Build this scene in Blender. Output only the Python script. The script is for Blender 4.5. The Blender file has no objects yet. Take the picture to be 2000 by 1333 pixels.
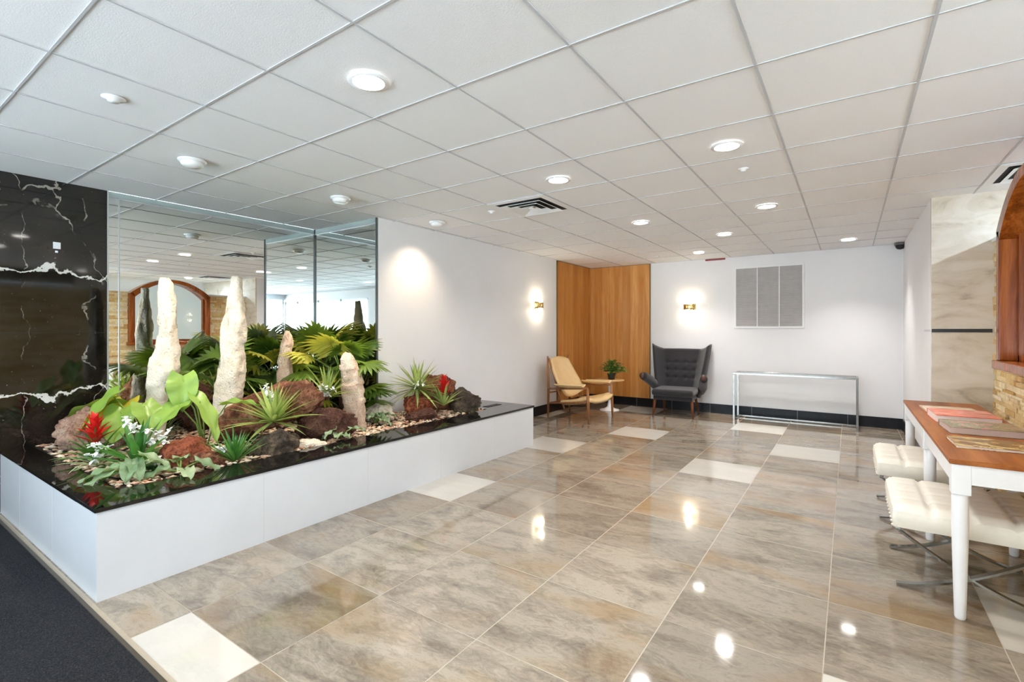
import bpy, bmesh, math, random
from mathutils import Vector, Matrix, noise
sc = bpy.context.scene
C = sc.collection
PI = math.pi
R = math.radians
random.seed(7)

# ------------------------------------------------------------------ camera, world, exposure
cam_d = bpy.data.cameras.new('camera')
cam = bpy.data.objects.new('camera', cam_d)
C.objects.link(cam)
cam.location = (0, 0, 1.32)
cam.rotation_euler = (R(90), 0, R(34.66))
cam_d.sensor_width = 36
cam_d.lens = 953.1 / 2000 * 36
cam_d.shift_y = -20.3 / 2000
cam_d.clip_start = 0.05
sc.camera = cam
sc.view_settings.view_transform = 'Standard'
sc.view_settings.look = 'None'
sc.view_settings.gamma = 1.0
sc.view_settings.use_curve_mapping = False
sc.view_settings.exposure = 0.52
sc.cycles.max_bounces = 12
sc.cycles.diffuse_bounces = 6
sc.cycles.glossy_bounces = 8
sc.cycles.transmission_bounces = 8
sc.cycles.caustics_reflective = False
sc.cycles.caustics_refractive = False
sc.cycles.sample_clamp_indirect = 6

world = bpy.data.worlds.new('world')
sc.world = world
world.use_nodes = True
bg = world.node_tree.nodes['Background']
bg.inputs[0].default_value = (0.80, 0.90, 1.0, 1)
bg.inputs[1].default_value = 5.0

P_DOWN = 9.5
W_AMB = (1.0, 0.965, 0.93)

def lamp(name, kind, loc, energy, color=W_AMB, rot=(0, 0, 0), **kw):
    l = bpy.data.lights.new(name, kind)
    l.energy = energy
    l.color = color
    for k, v in kw.items():
        setattr(l, k, v)
    o = bpy.data.objects.new(name, l)
    o.location = loc
    o.rotation_euler = rot
    C.objects.link(o)
    return o

# sun on the paving outside; the building keeps it off the room
lamp('sun', 'SUN', (0, 0, 10), 66.0, (0.96, 0.98, 1.0), (R(52), 0, R(-140)), angle=R(1))

# ------------------------------------------------------------------ materials
class NT:
    def __init__(s, name):
        s.m = bpy.data.materials.new(name)
        s.m.use_nodes = True
        s.t = s.m.node_tree
        s.b = s.t.nodes['Principled BSDF']
        s.tc = None
    def n(s, typ, **kw):
        nd = s.t.nodes.new(typ)
        for k, v in kw.items():
            if k.startswith('i_'):
                nd.inputs[k[2:].replace('_', ' ')].default_value = v
            elif k.startswith('n_'):
                nd.inputs[int(k[2:])].default_value = v
            else:
                setattr(nd, k, v)
        return nd
    def l(s, a, b):
        s.t.links.new(a, b)
    def coord(s, kind='Object', scale=(1, 1, 1), rot=(0, 0, 0), loc=(0, 0, 0)):
        tc = s.n('ShaderNodeTexCoord')
        mp = s.n('ShaderNodeMapping')
        mp.inputs['Scale'].default_value = scale
        mp.inputs['Rotation'].default_value = rot
        mp.inputs['Location'].default_value = loc
        s.l(tc.outputs[kind], mp.inputs['Vector'])
        return mp.outputs['Vector']
    def noise(s, vec, scale, detail=4, rough=0.5, dist=0.0):
        nd = s.n('ShaderNodeTexNoise')
        nd.inputs['Scale'].default_value = scale
        nd.inputs['Detail'].default_value = detail
        nd.inputs['Roughness'].default_value = rough
        nd.inputs['Distortion'].default_value = dist
        if vec is not None:
            s.l(vec, nd.inputs['Vector'])
        return nd.outputs['Fac']
    def ramp(s, fac, stops, interp='LINEAR'):
        nd = s.n('ShaderNodeValToRGB')
        cr = nd.color_ramp
        cr.interpolation = interp
        while len(cr.elements) < len(stops):
            cr.elements.new(0.5)
        for e, (p, c) in zip(cr.elements, stops):
            e.position = p
            e.color = (*c, 1) if len(c) == 3 else c
        s.l(fac, nd.inputs['Fac'])
        return nd.outputs['Color']
    def mix(s, fac, a, b, mode='MIX'):
        nd = s.n('ShaderNodeMix', data_type='RGBA', blend_type=mode)
        for sock, v in ((nd.inputs['Factor'], fac), (nd.inputs['A'], a), (nd.inputs['B'], b)):
            pass
        ins = [nd.inputs[0], nd.inputs[6], nd.inputs[7]]
        for i, v in zip(ins, (fac, a, b)):
            if hasattr(v, 'links') or isinstance(v, bpy.types.NodeSocket):
                s.l(v, i)
            elif isinstance(v, (int, float)):
                i.default_value = v
            else:
                i.default_value = (*v, 1)
        return nd.outputs[2]
    def math(s, op, a, b=0.0):
        nd = s.n('ShaderNodeMath', operation=op)
        for i, v in zip(nd.inputs, (a, b)):
            if isinstance(v, bpy.types.NodeSocket):
                s.l(v, i)
            else:
                i.default_value = v
        return nd.outputs[0]
    def bump(s, h, strength=0.3, dist=0.01):
        nd = s.n('ShaderNodeBump')
        nd.inputs['Strength'].default_value = strength
        nd.inputs['Distance'].default_value = dist
        s.l(h, nd.inputs['Height'])
        s.l(nd.outputs['Normal'], s.b.inputs['Normal'])
    def set(s, **kw):
        for k, v in kw.items():
            i = s.b.inputs[k.replace('_', ' ')]
            if isinstance(v, bpy.types.NodeSocket):
                s.l(v, i)
            elif isinstance(v, tuple):
                i.default_value = (*v, 1)
            else:
                i.default_value = v
        return s

def srgb(r, g, b):
    f = lambda c: ((c / 255 + 0.055) / 1.055) ** 2.4 if c > 10 else c / 255 / 12.92
    return (f(r), f(g), f(b))

def simple(name, col, rough=0.5, metal=0.0, var=0.0, scale=20, bump=0.0, **kw):
    m = NT(name)
    if var > 0:
        f = m.noise(m.coord(), scale, 5, 0.6)
        lo = tuple(c * (1 - var) for c in col)
        hi = tuple(min(1, c * (1 + var)) for c in col)
        m.set(Base_Color=m.ramp(f, [(0.3, lo), (0.7, hi)]))
        if bump:
            m.bump(f, bump, 0.01)
    else:
        m.set(Base_Color=col)
    m.set(Roughness=rough, Metallic=metal, **kw)
    return m.m

def emis(name, col, strength):
    m = NT(name)
    m.set(Base_Color=(0, 0, 0), Emission_Color=col, Emission_Strength=strength)
    return m.m

M = {}
M['paint'] = simple('white_wall_paint', (0.80, 0.79, 0.80), 0.55, var=0.015, scale=3)
M['paintcool'] = simple('cool_wall_paint', (0.72, 0.75, 0.80), 0.6, var=0.015, scale=3)
M['ceil'] = simple('ceiling_tile', (0.86, 0.855, 0.86), 0.85, var=0.02, scale=160, bump=0.15)
M['tbar'] = simple('ceiling_grid_metal', (0.50, 0.50, 0.51), 0.6)
M['white'] = simple('white_enamel', (0.82, 0.82, 0.82), 0.35, var=0.01)
M['whitewood'] = simple('white_painted_wood', (0.83, 0.83, 0.84), 0.35, var=0.02, scale=8)
M['chrome'] = simple('polished_chrome', (0.32, 0.315, 0.30), 0.16, 1.0, var=0.02)
M['alu'] = simple('brushed_aluminium', (0.50, 0.52, 0.52), 0.35, 0.6, var=0.03)
M['brass'] = simple('polished_brass', (0.86, 0.62, 0.25), 0.18, 1.0, var=0.03)
M['dark'] = simple('dark_metal', (0.02, 0.02, 0.022), 0.4, var=0.05)
M['duct'] = simple('dark_duct_interior', (0.012, 0.012, 0.012), 0.8, var=0.05)
M['mirror'] = simple('silvered_mirror', (0.86, 0.89, 0.87), 0.0, 1.0)
M['lens'] = emis('lit_lamp_lens', (1.0, 0.96, 0.90), 18)
M['bulb'] = emis('lit_glass_tube', (1.0, 0.88, 0.62), 30)
M['redsign'] = simple('red_sign_plastic', (0.22, 0.02, 0.02), 0.4, var=0.05)

def granite(name, base, fleck):
    m = NT(name)
    v = m.coord()
    f = m.noise(v, 240, 2, 0.5)
    m.set(Base_Color=m.ramp(f, [(0.55, base), (0.75, fleck)]), Roughness=0.03, Specular_IOR_Level=0.45)
    return m.m
M['granite'] = granite('polished_black_granite', (0.006, 0.006, 0.006), (0.02, 0.019, 0.018))

def glass():
    m = NT('clear_glass')
    m.set(Base_Color=(0.92, 0.97, 0.96), Roughness=0.0, Transmission_Weight=1.0, IOR=1.45)
    # thin architectural sheet: straight-through for shadows as well
    t = m.t
    out = t.nodes['Material Output']
    tr = m.n('ShaderNodeBsdfTransparent')
    tr.inputs[0].default_value = (0.93, 0.96, 0.96, 1)
    gl = m.n('ShaderNodeBsdfGlossy')
    gl.inputs['Roughness'].default_value = 0.0
    lw = m.n('ShaderNodeLayerWeight')
    fac = m.math('ADD', m.math('MULTIPLY', m.math('POWER', lw.outputs['Facing'], 4.0), 0.7), 0.04)
    mx = m.n('ShaderNodeMixShader')
    m.l(fac, mx.inputs[0]); m.l(tr.outputs[0], mx.inputs[1]); m.l(gl.outputs[0], mx.inputs[2])
    m.l(mx.outputs[0], out.inputs['Surface'])
    return m.m
M['glass'] = glass()

def floor_stone(name, cols, vein, rough=0.06):
    """polished marble: each tile takes its own offset from the 'tid' attribute"""
    m = NT(name)
    at = m.n('ShaderNodeAttribute', attribute_name='tid')
    tc = m.n('ShaderNodeTexCoord')
    ad = m.n('ShaderNodeVectorMath', operation='MULTIPLY_ADD')
    m.l(at.outputs['Color'], ad.inputs[0]); ad.inputs[1].default_value = (37, 53, 11)
    m.l(tc.outputs['Object'], ad.inputs[2])
    mp = m.n('ShaderNodeMapping')
    m.l(ad.outputs[0], mp.inputs['Vector'])
    mp.inputs['Scale'].default_value = (1.2, 2.7, 1)
    mp.inputs['Rotation'].default_value = (0, 0, R(-14))
    v = mp.outputs['Vector']
    f1 = m.noise(v, 1.7, 10, 0.66, 1.1)
    f2 = m.noise(v, 8.5, 9, 0.8, 1.6)
    f = m.math('ADD', m.math('MULTIPLY', f1, 0.55), m.math('MULTIPLY', f2, 0.45))
    base = m.ramp(f, cols)
    big = m.noise(mp.outputs['Vector'], 0.8, 3, 0.5, 0.5)
    warm = m.ramp(big, [(0.50, (0, 0, 0)), (0.66, (1, 1, 1))])
    base = m.mix(m.math('MULTIPLY', warm, vein[1]), base, vein[0], 'MIX')
    sep = m.n('ShaderNodeSeparateColor')
    m.l(at.outputs['Color'], sep.inputs[0])
    br = m.math('ADD', m.math('MULTIPLY', sep.outputs[2], 0.34), 0.83)
    comb = m.n('ShaderNodeCombineColor')
    for i in range(3):
        m.l(br, comb.inputs[i])
    base = m.mix(1.0, base, comb.outputs[0], 'MULTIPLY')
    m.set(Base_Color=base, Roughness=rough, Specular_IOR_Level=0.75)
    return m.m
M['tile_grey'] = floor_stone('polished_taupe_marble_tile',
    [(0.30, srgb(84, 75, 66)), (0.41, srgb(114, 104, 92)), (0.49, srgb(136, 126, 112)), (0.56, srgb(154, 144, 130)), (0.64, srgb(132, 121, 107)), (0.78, srgb(100, 90, 79))],
    (srgb(142, 112, 72), 0.55))
M['tile_white'] = floor_stone('polished_white_marble_tile',
    [(0.25, srgb(164, 158, 150)), (0.40, srgb(192, 187, 178)), (0.7, srgb(204, 199, 190))], (srgb(216, 206, 188), 0.3))
M['grout'] = simple('pale_grout', srgb(172, 160, 142), 0.7, var=0.04)

def carpet():
    m = NT('charcoal_entrance_carpet')
    v = m.coord()
    f = m.noise(v, 170, 3, 0.7)
    g = m.noise(v, 2.5, 3, 0.5)
    base = m.ramp(f, [(0.35, (0.006, 0.006, 0.008)), (0.55, (0.028, 0.029, 0.034)), (0.75, (0.085, 0.085, 0.09))])
    m.set(Base_Color=m.mix(m.math('MULTIPLY', g, 0.3), base, (0.06, 0.06, 0.065)), Roughness=1.0, Specular_IOR_Level=0.1)
    m.bump(f, 0.8, 0.02)
    return m.m
M['carpet'] = carpet()

def black_marble():
    m = NT('black_marble_with_white_veins')
    tc = m.n('ShaderNodeTexCoord')
    sp = m.n('ShaderNodeSeparateXYZ')
    m.l(tc.outputs['Object'], sp.inputs[0])
    zz = m.math('ABSOLUTE', m.math('SUBTRACT', sp.outputs[2], 1.305))    # slabs are book-matched about the joint
    cb = m.n('ShaderNodeCombineXYZ')
    m.l(sp.outputs[1], cb.inputs[0]); m.l(zz, cb.inputs[1])
    v = cb.outputs[0]
    wob = m.noise(v, 2.6, 7, 0.62)
    # main horizontal vein
    d = m.math('ABSOLUTE', m.math('ADD', m.math('SUBTRACT', zz, 0.47), m.math('MULTIPLY', m.math('SUBTRACT', wob, 0.5), 0.42)))
    br = m.noise(v, 14, 6, 0.7)
    w = m.math('MULTIPLY', br, 0.034)
    v1 = m.math('LESS_THAN', d, m.math('SUBTRACT', w, 0.008))
    # fine crack network
    vd = m.n('ShaderNodeVectorMath', operation='MULTIPLY_ADD')
    ns = m.n('ShaderNodeTexNoise')
    ns.inputs['Scale'].default_value = 3.5; ns.inputs['Detail'].default_value = 6
    m.l(v, ns.inputs['Vector'])
    m.l(ns.outputs['Color'], vd.inputs[0]); vd.inputs[1].default_value = (0.35, 0.35, 0.0); m.l(v, vd.inputs[2])
    mp = m.n('ShaderNodeMapping')
    mp.inputs['Scale'].default_value = (1.5, 0.75, 1)
    m.l(vd.outputs[0], mp.inputs[0])
    vo = m.n('ShaderNodeTexVoronoi', feature='DISTANCE_TO_EDGE')
    vo.inputs['Scale'].default_value = 1.9
    m.l(mp.outputs[0], vo.inputs['Vector'])
    brk = m.ramp(m.noise(v, 5, 4, 0.6), [(0.46, (0, 0, 0)), (0.58, (1, 1, 1))])
    v2 = m.math('MULTIPLY', m.math('LESS_THAN', vo.outputs['Distance'], 0.008), brk)
    spk = m.math('MULTIPLY', m.math('GREATER_THAN', m.noise(v, 46, 3, 0.6), 0.70), 0.6)
    veil = m.ramp(m.noise(v, 2.2, 8, 0.7), [(0.45, (0.006, 0.005, 0.004)), (0.8, (0.035, 0.025, 0.018))])
    col = m.mix(m.math('MULTIPLY', v2, 0.45), veil, (0.55, 0.50, 0.42))
    col = m.mix(spk, col, (0.2, 0.18, 0.16))
    col = m.mix(m.math('MULTIPLY', v1, 0.85), col, (0.75, 0.72, 0.66))
    m.set(Base_Color=col, Roughness=0.05, Specular_IOR_Level=0.6)
    return m.m
M['blackmarble'] = black_marble()

def soft_marble():
    m = NT('beige_veined_marble')
    v = m.coord(scale=(1, 1, 2.2), rot=(0, R(24), 0))
    f = m.noise(v, 2.2, 9, 0.6, 1.2)
    m.set(Base_Color=m.ramp(f, [(0.30, srgb(172, 158, 142)), (0.42, srgb(204, 192, 174)), (0.55, srgb(214, 204, 190)), (0.7, srgb(220, 212, 200))]), Roughness=0.12)
    return m.m
M['beigemarble'] = soft_marble()

def wood(name, c1, c2, c3, plank=0.0, rough=0.35, scale=1.0, axis='Z'):
    m = NT(name)
    sc_ = {'Z': (9, 9, 0.7), 'Y': (9, 0.7, 9), 'X': (0.7, 9, 9)}[axis]
    v = m.coord(scale=tuple(a * scale for a in sc_))
    at = m.n('ShaderNodeAttribute', attribute_name='tid')
    ad = m.n('ShaderNodeVectorMath', operation='MULTIPLY_ADD')
    m.l(at.outputs['Color'], ad.inputs[0]); ad.inputs[1].default_value = (31, 17, 23); m.l(v, ad.inputs[2])
    f = m.noise(ad.outputs[0], 1.0, 8, 0.6, 1.0)
    g = m.noise(ad.outputs[0], 9.0, 4, 0.6, 0.2)
    base = m.ramp(m.math('ADD', m.math('MULTIPLY', f, 0.75), m.math('MULTIPLY', g, 0.25)), [(0.33, c1), (0.5, c2), (0.68, c3)])
    if plank:
        sep = m.n('ShaderNodeSeparateColor')
        m.l(at.outputs['Color'], sep.inputs[0])
        base = m.mix(m.math('MULTIPLY', sep.outputs[0], plank), base, c1)
    m.set(Base_Color=base, Roughness=rough, Specular_IOR_Level=0.25)
    m.bump(g, 0.08, 0.003)
    return m.m
M['oak'] = wood('honey_oak_boards', srgb(176, 110, 50), srgb(204, 142, 76), srgb(222, 168, 104), plank=0.6)
M['walnut'] = wood('dark_teak', srgb(82, 44, 26), srgb(112, 64, 38), srgb(140, 84, 50))
M['walnut_top'] = wood('reddish_brown_wood_top', srgb(118, 60, 22), srgb(152, 86, 36), srgb(176, 110, 54), axis='Y', scale=0.7, rough=0.4)
M['mahogany'] = wood('varnished_mahogany', srgb(90, 38, 10), srgb(138, 68, 22), srgb(176, 98, 42), rough=0.2)
M['teak'] = wood('warm_teak', srgb(110, 68, 38), srgb(142, 92, 54), srgb(166, 112, 70))
M['leather'] = simple('natural_tan_leather', srgb(224, 190, 138), 0.45, var=0.05, scale=14, bump=0.1)
M['whiteleather'] = simple('ivory_leather', srgb(232, 226, 212), 0.38, var=0.03, scale=30, bump=0.12)

def fabric():
    m = NT('charcoal_wool')
    v = m.coord()
    f = m.noise(v, 220, 3, 0.7)
    m.set(Base_Color=m.ramp(f, [(0.35, (0.007, 0.006, 0.009)), (0.7, (0.026, 0.023, 0.028))]), Roughness=0.95, Sheen_Weight=0.3)
    m.bump(f, 0.4, 0.004)
    return m.m
M['wool'] = fabric()

def rock(name, cols, scale=7, bump=0.9, rough=0.9, holes=0.75):
    m = NT(name)
    v = m.coord()
    f = m.noise(v, scale, 8, 0.72, 0.6)
    vo = m.n('ShaderNodeTexVoronoi')
    vo.inputs['Scale'].default_value = scale * 6
    m.l(v, vo.inputs['Vector'])
    pit = m.ramp(vo.outputs['Distance'], [(0.0, (0, 0, 0)), (0.35, (1, 1, 1))])
    h = m.math('MULTIPLY', f, pit)
    f2 = m.noise(v, scale * 7, 5, 0.7)
    hole = m.ramp(f2, [(0.36, (0.42, 0.38, 0.36)), (0.50, (1, 1, 1))])
    m.set(Base_Color=m.mix(holes, m.ramp(f, cols), hole, 'MULTIPLY'), Roughness=rough, Specular_IOR_Level=0.2)
    m.bump(m.math('ADD', h, m.math('MULTIPLY', f2, 0.8)), bump, 0.035)
    return m.m
M['lava'] = rock('rust_brown_lava_rock', [(0.3, srgb(60, 36, 28)), (0.45, srgb(122, 76, 56)), (0.56, srgb(160, 112, 84)), (0.72, srgb(204, 168, 134))])
M['lavadark'] = rock('dark_plum_lava_rock', [(0.3, srgb(40, 26, 22)), (0.5, srgb(98, 64, 52)), (0.7, srgb(140, 104, 88))])
M['lavared'] = rock('brick_red_lava_rock', [(0.3, srgb(96, 46, 32)), (0.5, srgb(160, 88, 62)), (0.7, srgb(196, 126, 92))])
M['slate'] = rock('grey_mossy_rock', [(0.3, srgb(44, 38, 36)), (0.5, srgb(90, 78, 68)), (0.7, srgb(140, 126, 96))], scale=9)
M['pinkrock'] = rock('pinkish_tan_rock', [(0.3, srgb(120, 88, 76)), (0.5, srgb(176, 140, 122)), (0.7, srgb(214, 188, 164))], scale=9)
M['quartz'] = rock('cream_white_standing_stone', [(0.28, srgb(160, 142, 120)), (0.40, srgb(214, 200, 178)), (0.55, srgb(232, 222, 204)), (0.8, srgb(238, 230, 216))], scale=7, bump=0.6, holes=0.16)
M['quartzpink'] = rock('pink_cream_standing_stone', [(0.28, srgb(176, 140, 116)), (0.45, srgb(222, 192, 166)), (0.7, srgb(240, 224, 204))], scale=8, bump=0.6, holes=0.3)
M['soil'] = simple('dark_planting_soil', (0.03, 0.02, 0.014), 0.95, var=0.4, scale=60, bump=0.6)

def attr_mat(name, stops, rough=0.7, bump=0.0):
    m = NT(name)
    at = m.n('ShaderNodeAttribute', attribute_name='tid')
    sep = m.n('ShaderNodeSeparateColor')
    m.l(at.outputs['Color'], sep.inputs[0])
    c = m.ramp(sep.outputs[0], stops)
    f = m.noise(m.coord(), 30, 5, 0.6)
    c = m.mix(1.0, c, m.ramp(f, [(0.3, (0.68, 0.68, 0.68)), (0.7, (1, 1, 1))]), 'MULTIPLY')
    m.set(Base_Color=c, Roughness=rough)
    if bump:
        m.bump(f, bump, 0.01)
    return m.m
M['gravel'] = attr_mat('mixed_gravel_and_bark', [(0.0, srgb(206, 180, 146)), (0.3, srgb(232, 216, 190)), (0.5, srgb(186, 130, 96)), (0.7, srgb(224, 190, 160)), (0.85, srgb(118, 64, 46)), (1.0, srgb(240, 228, 208))])
M['ledge'] = attr_mat('honey_stacked_ledgestone', [(0.0, srgb(208, 164, 98)), (0.3, srgb(240, 212, 154)), (0.55, srgb(250, 234, 194)), (0.8, srgb(222, 184, 120)), (1.0, srgb(248, 232, 200))], 0.85, 0.5)

def leaf(name, c1, c2, rough=0.42, stripes=0):
    m = NT(name)
    v = m.coord()
    f = m.noise(v, 14, 4, 0.6)
    at = m.n('ShaderNodeAttribute', attribute_name='tid')
    sep = m.n('ShaderNodeSeparateColor')
    m.l(at.outputs['Color'], sep.inputs[0])
    t = m.math('ADD', m.math('MULTIPLY', f, 0.5), m.math('MULTIPLY', sep.outputs[0], 0.5))
    m.set(Base_Color=m.ramp(t, [(0.2, c1), (0.8, c2)]), Roughness=rough, Transmission_Weight=0.0)
    # light through the blade
    out = m.t.nodes['Material Output']
    tr = m.n('ShaderNodeBsdfTranslucent')
    tr.inputs[0].default_value = (c2[0] * 1.2, min(1, c2[1] * 1.3), c2[2] * 0.7, 1)
    mx = m.n('ShaderNodeMixShader')
    mx.inputs[0].default_value = 0.20
    m.l(m.b.outputs[0], mx.inputs[1]); m.l(tr.outputs[0], mx.inputs[2]); m.l(mx.outputs[0], out.inputs['Surface'])
    return m.m
M['palm'] = leaf('fan_palm_green', srgb(28, 66, 22), srgb(126, 152, 54))
M['palmy'] = leaf('yellowing_palm_green', srgb(130, 140, 40), srgb(206, 196, 84))
M['blade'] = leaf('spiky_leaf_green', srgb(60, 104, 36), srgb(190, 202, 122))
M['bladedark'] = leaf('deep_green_strap', srgb(22, 84, 34), srgb(96, 150, 66))
M['taro'] = leaf('lime_taro_green', srgb(96, 138, 44), srgb(150, 178, 84), 0.35)
M['tarodark'] = leaf('mid_taro_green', srgb(44, 118, 30), srgb(104, 160, 52), 0.35)
M['yellowleaf'] = leaf('yellow_leaf', srgb(160, 164, 44), srgb(214, 196, 70), 0.4)
M['pale'] = leaf('grey_green_leaf', srgb(96, 128, 92), srgb(176, 192, 150))
M['redpetal'] = simple('scarlet_petal', srgb(206, 34, 30), 0.45, var=0.15, scale=20)
M['whitepetal'] = simple('white_petal', (0.9, 0.9, 0.88), 0.5, var=0.03)
M['stem'] = simple('green_stem', srgb(112, 136, 60), 0.5, var=0.1)
M['trunk'] = simple('brown_fibrous_trunk', srgb(92, 66, 44), 0.9, var=0.3, scale=40, bump=0.5)

# ------------------------------------------------------------------ mesh helpers
class MB:
    def __init__(s):
        s.bm = bmesh.new()
        s.lay = s.bm.loops.layers.float_color.new('tid')
        s.mats = []
    def _tag(s, faces, mi=0, tid=None, smooth=False):
        t = tid if tid is not None else (random.random(), random.random(), random.random(), 1)
        for f in faces:
            f.material_index = mi
            f.smooth = smooth
            for l in f.loops:
                l[s.lay] = t
    def faces(s, verts, faces, mi=0, tid=None, smooth=False, pertid=False):
        vs = [s.bm.verts.new(v) for v in verts]
        out = []
        for f in faces:
            try:
                out.append(s.bm.faces.new([vs[i] for i in f]))
            except ValueError:
                pass
        if pertid:
            for f in out:
                s._tag([f], mi, None, smooth)
        else:
            s._tag(out, mi, tid, smooth)
        return vs, out
    def box(s, x0, x1, y0, y1, z0, z1, mi=0, tid=None, bevel=0.0, mat=None, seg=2):
        v = [(x, y, z) for x in (x0, x1) for y in (y0, y1) for z in (z0, z1)]
        f = [(0, 1, 3, 2), (4, 6, 7, 5), (0, 4, 5, 1), (2, 3, 7, 6), (0, 2, 6, 4), (1, 5, 7, 3)]
        if mat is not None:
            v = [mat @ Vector(p) for p in v]
        vs, fs = s.faces(v, f, mi, tid)
        if bevel:
            es = {e for fa in fs for e in fa.edges}
            r = bmesh.ops.bevel(s.bm, geom=list(es), offset=bevel, segments=seg, profile=0.5, affect='EDGES')
            s._tag(r['faces'], mi, tid, seg > 2)
        return fs
    def tube(s, pts, rad, seg=10, mi=0, cap=True, smooth=True, tid=None, sx=1.0, sy=1.0, up=None):
        pts = [Vector(p) for p in pts]
        if not hasattr(rad, '__len__'):
            rad = [rad] * len(pts)
        rings = []
        prev = None
        for i, p in enumerate(pts):
            a = pts[max(i - 1, 0)]; b = pts[min(i + 1, len(pts) - 1)]
            t = (b - a).normalized()
            if prev is None:
                u = Vector(up) if up else (Vector((0, 0, 1)) if abs(t.z) < 0.9 else Vector((1, 0, 0)))
            else:
                u = prev
            n = (u - t * u.dot(t)).normalized()
            prev = n
            bnm = t.cross(n)
            rings.append([p + (n * math.cos(k * 2 * PI / seg) * sx + bnm * math.sin(k * 2 * PI / seg) * sy) * rad[i] for k in range(seg)])
        verts = [v for r in rings for v in r]
        fs = []
        for i in range(len(pts) - 1):
            for k in range(seg):
                k2 = (k + 1) % seg
                fs.append((i * seg + k, i * seg + k2, (i + 1) * seg + k2, (i + 1) * seg + k))
        if cap:
            fs.append(tuple(reversed(range(seg))))
            fs.append(tuple((len(pts) - 1) * seg + k for k in range(seg)))
        return s.faces(verts, fs, mi, tid, smooth)
    def bar(s, pts, w, h, side, mi=0):
        """rectangular section swept along pts; side = direction of width w"""
        pts = [Vector(p) for p in pts]
        sd = Vector(side).normalized()
        verts = []
        for i, p in enumerate(pts):
            a = pts[max(i - 1, 0)]; b = pts[min(i + 1, len(pts) - 1)]
            t = (b - a).normalized()
            n = t.cross(sd).normalized()
            for (u, v) in ((-1, -1), (1, -1), (1, 1), (-1, 1)):
                verts.append(p + sd * u * w / 2 + n * v * h / 2)
        fs = [(3, 2, 1, 0)]
        m = len(pts)
        for i in range(m - 1):
            for k in range(4):
                k2 = (k + 1) % 4
                fs.append((i * 4 + k, i * 4 + k2, (i + 1) * 4 + k2, (i + 1) * 4 + k))
        fs.append(tuple((m - 1) * 4 + k for k in range(4)))
        return s.faces(verts, fs, mi)
    def lathe(s, prof, c=(0, 0, 0), seg=24, mi=0, smooth=True, cap=True):
        verts = []
        for r, z in prof:
            for k in range(seg):
                a = 2 * PI * k / seg
                verts.append((c[0] + r * math.cos(a), c[1] + r * math.sin(a), c[2] + z))
        fs = []
        for i in range(len(prof) - 1):
            for k in range(seg):
                k2 = (k + 1) % seg
                fs.append((i * seg + k, i * seg + k2, (i + 1) * seg + k2, (i + 1) * seg + k))
        if cap:
            fs.append(tuple(reversed(range(seg))))
            fs.append(tuple((len(prof) - 1) * seg + k for k in range(seg)))
        return s.faces(verts, fs, mi, None, smooth)
    def grid(s, fn, nu, nv, mi=0, tid=None, smooth=True, thick=0.0, closed=False):
        """surface from fn(u,v) with u,v in 0..1; thick gives it a second skin"""
        P = [[Vector(fn(i / nu, j / nv)) for j in range(nv + 1)] for i in range(nu + 1)]
        verts = [p for r in P for p in r]
        W = nv + 1
        fs = [(i * W + j, (i + 1) * W + j, (i + 1) * W + j + 1, i * W + j + 1) for i in range(nu) for j in range(nv)]
        if thick:
            N = len(verts)
            back = []
            for i in range(nu + 1):
                for j in range(nv + 1):
                    du = P[min(i + 1, nu)][j] - P[max(i - 1, 0)][j]
                    dv = P[i][min(j + 1, nv)] - P[i][max(j - 1, 0)]
                    n = du.cross(dv)
                    n = n.normalized() if n.length > 1e-9 else Vector((0, 0, 1))
                    back.append(P[i][j] - n * thick)
            verts += back
            fs += [(f[3] + N, f[2] + N, f[1] + N, f[0] + N) for f in list(fs)]
            ring = [i * W for i in range(nu + 1)] + [nu * W + j for j in range(1, W)] + [i * W + nv for i in range(nu - 1, -1, -1)] + [j for j in range(nv - 1, 0, -1)]
            for a, b in zip(ring, ring[1:] + ring[:1]):
                fs.append((b, a, a + N, b + N))
        return s.faces(verts, fs, mi, tid, smooth)
    def strap(s, base, az, el, length, width, droop=0.5, n=8, fold=0.25, tipw=0.05, peak=0.35, mi=0, twist=0.0, tid=None):
        """one narrow leaf: a folded strip that leaves base and bends under its weight"""
        base = Vector(base)
        p = base.copy()
        e = el
        verts = []
        dirh = Vector((math.cos(az), math.sin(az), 0))
        side = Vector((-math.sin(az), math.cos(az), 0))
        for i in range(n + 1):
            t = i / n
            d = dirh * math.cos(e) + Vector((0, 0, 1)) * math.sin(e)
            nrm = -dirh * math.sin(e) + Vector((0, 0, 1)) * math.cos(e)
            if t < peak:
                w = width * (0.55 + 0.45 * t / peak)
            else:
                w = width * max(tipw, 1 - ((t - peak) / (1 - peak)) ** 1.6)
            sd = (side * math.cos(twist * t) + nrm * math.sin(twist * t))
            verts += [p + sd * w / 2 + nrm * w * fold, p.copy(), p - sd * w / 2 + nrm * w * fold]
            p = p + d * (length / n)
            e -= droop * (0.4 + 1.2 * t) / n * 2
        fs = []
        for i in range(n):
            a = i * 3
            fs += [(a, a + 1, a + 4, a + 3), (a + 1, a + 2, a + 5, a + 4)]
        return s.faces(verts, fs, mi, tid, True)
    def build(s, name, mats, parent=None, loc=None, recalc=True):
        if recalc:
            bmesh.ops.recalc_face_normals(s.bm, faces=s.bm.faces)
        me = bpy.data.meshes.new(name)
        s.bm.to_mesh(me)
        s.bm.free()
        for m in (mats if isinstance(mats, (list, tuple)) else [mats]):
            me.materials.append(m)
        o = bpy.data.objects.new(name, me)
        C.objects.link(o)
        if parent:
            o.parent = parent
        if loc:
            o.location = loc
        return o

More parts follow.
